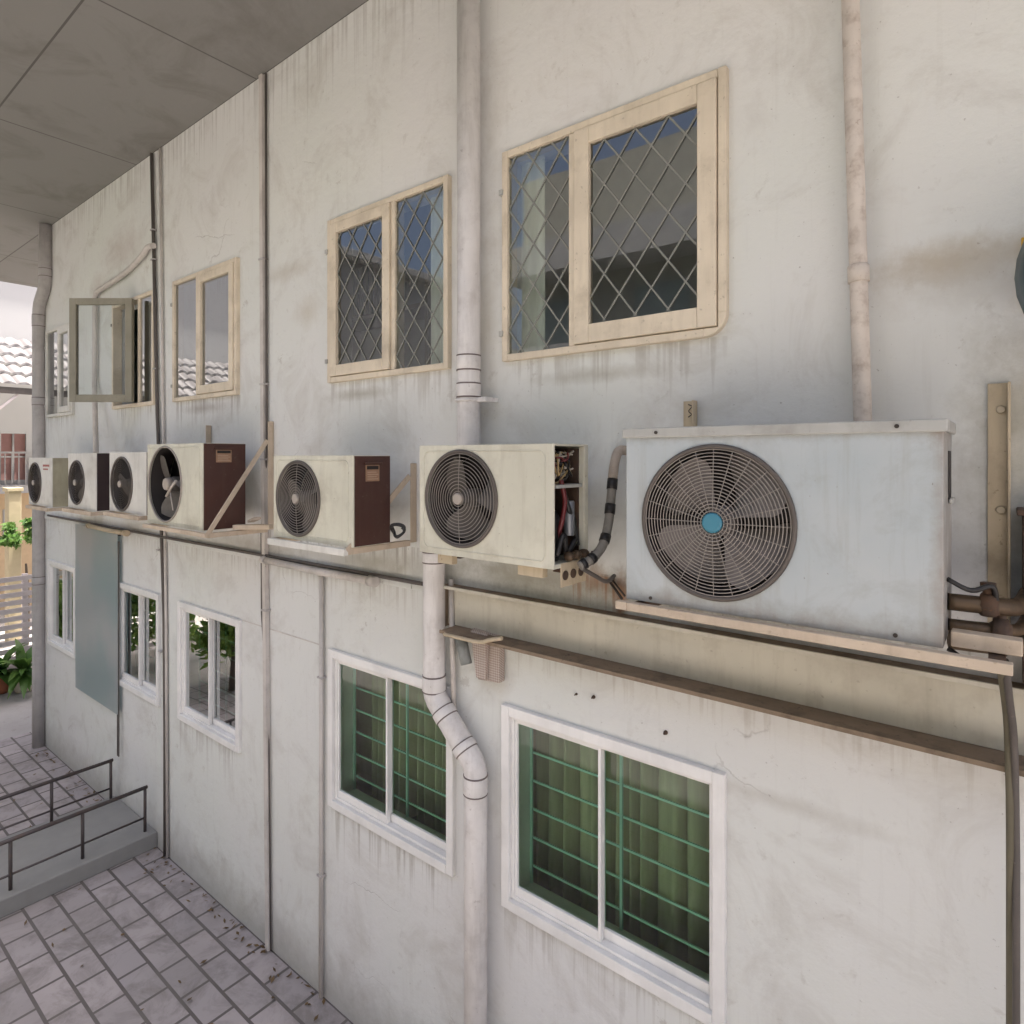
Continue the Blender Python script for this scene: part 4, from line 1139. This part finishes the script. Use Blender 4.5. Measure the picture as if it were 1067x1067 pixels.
# ------------------------------------------------------------------ beyond the corner: fence, pots, neighbouring house
def leafy_pot(name, x, y, r, h, mat, label, n, ln, seed):
    t = thing(name, (x, y, 0), label, 'potted plant', 'potted plants by the slatted fence')
    m = MB(); m.lathe((x, y, .004), [(r * .68, 0), (r * .8, h * .3), (r * .97, h * .85), (r * 1.06, h * .86), (r * 1.06, h), (r * .94, h), (r * .9, h * .9)], 24); m.build('pot', mat, t)
    m = MB(); m.lathe((x, y, h * .88), [(r * .93, 0), (.01, .02)], 20); m.build('soil', 'soil', t)
    rnd = random.Random(seed); m = MB()
    for k in range(n):
        a = rnd.uniform(0, 6.283); up = rnd.uniform(.25, 1.0); L = ln * rnd.uniform(.7, 1.1)
        d = Vector((math.cos(a), math.sin(a), 0)); side = Vector((-d.y, d.x, 0)); w = rnd.uniform(.05, .085)
        b = len(m.v); n_ = 8
        for i in range(n_ + 1):
            s_ = i / n_
            p = Vector((x, y, h * .9)) + d * (L * (.15 + .75 * s_ * (1.15 - up * .6))) * s_ + Vector((0, 0, L * (up * 1.2 * s_ - .75 * s_ * s_ * (1.15 - up * .6))))
            ww = w * (math.sin(math.pi * min(1, .12 + .88 * s_)) ** .8 + .02)
            m.v += [p - side * ww + Vector((0, 0, .25 * ww)), p, p + side * ww + Vector((0, 0, .25 * ww))]
        for i in range(n_):
            o = b + 3 * i
            m.face((o, o + 1, o + 4, o + 3), True); m.face((o + 1, o + 2, o + 5, o + 4), True)
    m.build('leaves', 'leaves_pot', t, recalc=False)
def gpt(px, py):
    """pixel on the yard"""
    dep = CAM_Z * FPX / (py - HY); X = (px - CX) / FPX
    return dep * (-SA + X * CA), dep * (CA + X * SA) - CAM_D
gx, gy = gpt(25, 720); leafy_pot('potted_plant', gx, gy, .17, .27, 'pot_white', 'leafy green plant in a cream pot next to the corner drainpipe', 34, .75, 2)
gx, gy = gpt(1, 722); leafy_pot('potted_plant', gx, gy, .15, .30, 'terracotta', 'leafy green plant in a terracotta pot at the left edge', 26, .7, 5)
# slatted fence
FXP = -13.6
fy0, fy1 = -3.5, 6.0
zf0, zf1 = Q(15, 676, FXP)[1], Q(15, 603, FXP)[1]
fe = thing('slatted_fence', (FXP, 1.2, 0), 'white horizontal slat fence behind the potted plants', 'fence')
m = MB(); nsl = 13
for i in range(nsl):
    z = .12 + (zf1 - .12) * i / (nsl - 1); m.box(FXP, FXP + .022, fy0, fy1, z - .045, z + .04)
m.build('slat_panel', 'fence_white', fe, .003)
for y in (-3.4, -1.4, .6, 2.6, 4.6, 5.9):
    m = MB(); m.box(FXP - .08, FXP - .001, y - .04, y + .04, 0, zf1 + .06); m.build('fence_post', 'fence_white', fe, .004)
# house across
HX = -20.0
hq = lambda px, py: Q(px, py, HX)
ho = thing('neighbour_house', (HX - 3, 0, 0), 'bright white house with an ochre ground floor beyond the fence', 'house')
zs_ = lambda py: hq(20, py)[1]
Y0, Y1 = -22.0, 9.0
yL, yR = hq(0, 480)[0], hq(45, 480)[0]
wins = []
for c in range(-13, 5):
    wy = yL + .02 + c * 1.75
    wins.append((wy, wy + .52, zs_(500), zs_(452)))
    wins.append((wy + .72, wy + 1.02, zs_(475), zs_(452)))
low = []
for c in range(-13, 5):
    wy = yL + .05 + c * 1.75; low.append((wy, wy + .30, zs_(566), zs_(530)))
def yz_wall(mb, x, y0, y1, z0, z1, holes, th):
    ys = sorted({y0, y1, *[h[0] for h in holes], *[h[1] for h in holes]}); zs = sorted({z0, z1, *[h[2] for h in holes], *[h[3] for h in holes]})
    for i in range(len(ys) - 1):
        for j in range(len(zs) - 1):
            a, b = (ys[i] + ys[i + 1]) / 2, (zs[j] + zs[j + 1]) / 2
            if any(h[0] < a < h[1] and h[2] < b < h[3] for h in holes): continue
            mb.quad([(x, ys[i], zs[j]), (x, ys[i + 1], zs[j]), (x, ys[i + 1], zs[j + 1]), (x, ys[i], zs[j + 1])])
    for h in holes:
        mb.quad([(x, h[0], h[2]), (x, h[0], h[3]), (x - th, h[0], h[3]), (x - th, h[0], h[2])]); mb.quad([(x, h[1], h[2]), (x, h[1], h[3]), (x - th, h[1], h[3]), (x - th, h[1], h[2])])
        mb.quad([(x, h[0], h[2]), (x, h[1], h[2]), (x - th, h[1], h[2]), (x - th, h[0], h[2])]); mb.quad([(x, h[0], h[3]), (x, h[1], h[3]), (x - th, h[1], h[3]), (x - th, h[0], h[3])])
m = MB(); zmid = zs_(511)
yz_wall(m, HX, Y0, Y1, zmid, 11.5, wins, .2); m.build('upper_wall', 'house_white', ho, recalc=False)
m = MB(); yz_wall(m, HX, Y0, Y1, 0, zmid, low, .2); m.build('ground_floor_wall', 'house_orange', ho, recalc=False)
m = MB(); m.box(HX - 6, HX - .2, Y0, Y1, 0, 11.5); m.build('house_core', 'house_white', ho)
m = MB(); m.box(HX - 6.3, HX + .5, Y0 - .3, Y1 + .3, 11.51, 11.8); m.build('house_roof', 'house_white', ho, .02)
for (a, b, c, d) in wins:
    m = MB(); m.quad([(HX - .1, a, c), (HX - .1, b, c), (HX - .1, b, d), (HX - .1, a, d)])
    wo = m.build('house_window', 'curtain_red' if b - a > .4 else 'interior', ho)
    m = MB(); m.bar((HX - .06, (a + b) / 2, c), (HX - .06, (a + b) / 2, d), .04, .04); m.bar((HX - .06, a, (c + d) / 2), (HX - .06, b, (c + d) / 2), .035, .035); m.build('window_bar', 'house_white', wo)
for (a, b, c, d) in low:
    m = MB(); m.quad([(HX - .1, a, c), (HX - .1, b, c), (HX - .1, b, d), (HX - .1, a, d)]); wo = m.build('house_window', 'interior', ho)
    m = MB()
    for i in range(4): m.bar((HX - .04, a + (b - a) * (i + .5) / 4, c), (HX - .04, a + (b - a) * (i + .5) / 4, d), .025, .025)
    m.build('window_bar', 'house_white', wo)
m = MB(); m.box(HX + .01, HX + .5, Y0, Y1, zmid - .05, zmid + .16); m.build('balcony_slab', 'house_white', ho, .01)
m = MB(); m.box(HX + .42, HX + .46, Y0, Y1, zmid + .95, zmid + 1.0)
y = Y0 + .1
while y < Y1:
    m.box(HX + .43, HX + .45, y, y + .02, zmid + .161, zmid + .949); y += .14
m.build('balcony_railing', 'house_white', ho)
# tiled canopy in front of the house
zt1, zt0 = Q(15, 347, -18.5)[1], Q(15, 403, -17.5)[1]
ca_ = thing('tiled_canopy', (-18, 0, zt0), 'pale grey tiled lean-to roof below the bright house wall', 'canopy')
m = MB(); rows = 5
for i in range(rows):
    x_a = -19.6 + 2.2 * i / rows; x_b = -19.6 + 2.2 * (i + 1) / rows + .05
    za = zt1 + (zt0 - zt1) * i / rows; zb2 = zt1 + (zt0 - zt1) * (i + 1) / rows
    yy = -8.0
    while yy < 7:
        b = len(m.v); n_ = 5
        for xx, zz in ((x_a, za), (x_b, zb2 + .05)):
            for k in range(n_ + 1): m.v.append(Vector((xx, yy + .26 * k / n_, zz + .06 * math.sin(math.pi * k / n_))))
        for k in range(n_): m.face((b + k, b + k + 1, b + n_ + 2 + k, b + n_ + 1 + k), True)
        m.face([b + n_ + 1 + k for k in range(n_ + 1)])
        yy += .26
m.build('tile_sheet', 'roof_tile_grey', ca_, recalc=False)
m = MB(); m.box(-17.5, -17.42, -8, 7, zt0 - .16, zt0 - .02); m.build('fascia', 'cable_dark', ca_)
for y in (-7, -4.5, -2, .5, yL + .25, yR + .5, 5.5):
    m = MB(); m.bar((-17.5, y, 0), (-17.5, y, zt0 - .17), .07, .07); m.bar((-17.5, y, zt0 - 1.1), (-17.5, y + .9, zt0 - .17), .05, .05); m.build('canopy_post', 'fence_white', ca_)
# ochre pillar and shrub in front of the house
pl_ = thing('gate_pillar', (-16.5, Q(12, 560, -16.5)[0], 0), 'tall pale yellow pillar beyond the slatted fence', 'pillar')
yy = Q(13, 560, -16.5)[0]; m = MB(); m.box(-16.65, -16.35, yy - .1, yy + .12, 0, Q(13, 512, -16.5)[1]); m.box(-16.68, -16.32, yy - .13, yy + .15, Q(13, 512, -16.5)[1] + .001, Q(13, 508, -16.5)[1]); m.build('pillar_shaft', 'house_yellow', pl_, .01)

def foliage(mb, c, rad, n, size, rnd):
    """leaf sized faces packed in clumps"""
    clumps = []
    for i in range(max(8, n // 130)):
        v = Vector((rnd.gauss(0, 1), rnd.gauss(0, 1), rnd.gauss(0, 1))).normalized() * rnd.uniform(.45, 1.0)
        clumps.append((Vector((v.x * rad.x, v.y * rad.y, v.z * rad.z)), rnd.uniform(.16, .34) * max(rad)))
    for i in range(n):
        cc, cr = clumps[rnd.randrange(len(clumps))]
        p = c + cc + Vector((rnd.gauss(0, 1), rnd.gauss(0, 1), rnd.gauss(0, .8))) * cr * .55
        a = Vector((rnd.gauss(0, 1), rnd.gauss(0, 1), rnd.gauss(0, 1))).normalized()
        b = a.cross(Vector((rnd.gauss(0, 1), rnd.gauss(0, 1), rnd.gauss(0, 1)))).normalized()
        s1, s2 = size * rnd.uniform(.7, 1.4), size * rnd.uniform(.3, .55)
        mb.quad([p - a * s1, p + b * s2 - a * s1 * .2, p + a * s1, p - b * s2 - a * s1 * .2])
def tree(x, y, h, rad, label, seed, n=5200, size=.11):
    rnd = random.Random(seed)
    t = thing('leafy_tree', (x, y, 0), label, 'tree', 'trees across the yard')
    m = MB(); top = Vector((x + rnd.uniform(-.2, .2), y + rnd.uniform(-.2, .2), h * .62))
    m.tube(smooth([(x, y, 0), (x + .06, y - .04, h * .22), top], 5), [.17 - .09 * i / 10 for i in range(11)], 10)
    for k in range(6):
        a = rnd.uniform(0, 6.28); s_ = Vector((x, y, 0)).lerp(top, rnd.uniform(.5, .95))
        m.tube(smooth([s_, s_ + Vector((math.cos(a) * rad.x * .35, math.sin(a) * rad.y * .35, h * .12)), s_ + Vector((math.cos(a) * rad.x * .7, math.sin(a) * rad.y * .7, h * .2))], 4), [.06, .055, .05, .045, .04, .034, .028, .022, .016], 7)
    m.build('trunk', 'bark', t)
    m = MB(); foliage(m, Vector((x, y, h * .7)), rad, n, size, rnd); m.build('crown', 'leaves_tree', t, recalc=False)
tree(-11.8, -5.6, 4.0, Vector((1.7, 1.4, 1.5)), 'rounded green tree mirrored in the lower windows beside the frosted sheet', 11)
tree(-15.2, -7.2, 4.6, Vector((1.9, 1.8, 1.7)), 'taller green tree behind the others across the yard', 12)
tree(-1.5, -8.6, 9.0, Vector((2.6, 1.8, 2.6)), 'tall dark green tree mirrored in the leaded windows', 14, 9000, .14)
tree(-7.6, -6.6, 3.6, Vector((1.6, 1.3, 1.4)), 'broad green tree mirrored in the curtained windows', 13)
for i, (x, y, h, rx, ry, lab) in enumerate(((-11.4, -4.4, 3.0, 1.3, .9, 'tallest sunlit bush standing farther from the wall'), (-10.2, -2.5, 2.1, .8, .75, 'leafy bush mirrored in the window with teal bars'), (-12.3, -2.3, 2.5, .8, .8, 'yellow green bush mirrored beside the frosted sheet'), (-13.0, -.85, 1.9, .42, .5, 'narrow bush beside the others at the yard edge'))):
    bs = thing('garden_bush', (x, y, 0), lab, 'bush', 'bushes across the yard')
    m = MB(); m.tube(smooth([(x, y, 0), (x + .05, y, h * .3), (x, y + .04, h * .7)], 4), [.06, .056, .05, .045, .04, .036, .03, .025, .02], 7); m.build('stem', 'bark', bs)
    m = MB(); foliage(m, Vector((x, y, h * .58)), Vector((rx, ry, h * .42)), 2600, .085, random.Random(40 + i)); m.build('crown', 'leaves_bush', bs, recalc=False)
# small shrub with pale leaves beside the pillar
rnd = random.Random(3); sy = Q(27, 550, -16)[0]
sh = thing('garden_shrub', (-16, sy, 0), 'light green shrub standing in front of the ochre house wall', 'shrub')
m = MB(); m.tube(smooth([(-16, sy, 0), (-15.97, sy + .03, .9), (-16, sy, 1.7)], 4), [.05, .048, .045, .042, .04, .036, .03, .025, .02], 7); m.build('stem', 'bark', sh)
m = MB(); foliage(m, Vector((-16, sy, Q(27, 552, -16)[1])), Vector((.4, .45, .45)), 1100, .07, rnd); m.build('crown', 'leaves_pot', sh, recalc=False)

# building on the other side of the yard, seen only in the glass
ob_ = thing('opposite_building', (-12, -13, 0), 'pale building with long balconies mirrored in the upper windows', 'building')
m = MB(); m.box(-12, 16, -20, -13, 0, 12.5); m.build('block_wall', 'opposite_wall', ob_)
for z in (3.2, 6.2, 9.2):
    m = MB(); m.box(-12, 16, -12.999, -11.9, z, z + .18); m.box(-12, 16, -11.95, -11.9, z + .181, z + .9); m.build('balcony', 'house_white', ob_)
for i in range(7):
    for z in (.9, 4.2, 7.2):
        m = MB(); x = -11.4 + i * 3.3; m.box(x, x + 1.6, -12.995, -12.96, z, z + 1.4); m.build('dark_window', 'interior', ob_)

# ------------------------------------------------------------------ light
w = bpy.data.worlds.new('World'); scn.world = w; w.use_nodes = True
nt = w.node_tree; bg = nt.nodes['Background']
sky = nt.nodes.new('ShaderNodeTexSky'); sky.sky_type = 'NISHITA'; sky.sun_disc = False
EL, AZ = 74.0, 28.0                                   # the sun stands behind the building: the wall is in shade
sky.sun_elevation = R(EL); sky.sun_rotation = R(AZ)
sky.air_density = .72; sky.dust_density = 8.5; sky.ozone_density = .5
nt.links.new(sky.outputs[0], bg.inputs[0]); bg.inputs[1].default_value = .15
sd = Vector((math.sin(R(AZ)) * math.cos(R(EL)), math.cos(R(AZ)) * math.cos(R(EL)), math.sin(R(EL))))
L = bpy.data.lights.new('sun', 'SUN'); L.energy = 3.0; L.angle = R(.8); L.color = (1, .95, .88)
lo = bpy.data.objects.new('sun', L); COL.objects.link(lo); lo.rotation_euler = sd.to_track_quat('Z', 'Y').to_euler(); lo.location = (0, 10, 30)

# ------------------------------------------------------------------ camera
cam = bpy.data.cameras.new('camera'); co = bpy.data.objects.new('camera', cam); COL.objects.link(co)
co.location = (0, -CAM_D, CAM_Z); co.rotation_euler = (R(90), 0, YAW)
cam.sensor_width = 36; cam.lens = 36 * FPX / 1067; cam.shift_y = -(533.5 - HY) / 1067
cam.clip_start = .05; cam.clip_end = 500
scn.camera = co

vs = scn.view_settings
scn.display_settings.display_device = 'sRGB'
vs.view_transform = 'Standard'; vs.look = 'None'; vs.gamma = 1; vs.exposure = 1.82
scn.render.engine = 'CYCLES'
scn.cycles.use_denoising = True
scn.cycles.max_bounces = 10; scn.cycles.diffuse_bounces = 5; scn.cycles.glossy_bounces = 4; scn.cycles.transparent_max_bounces = 16
scn.cycles.sample_clamp_indirect = 6
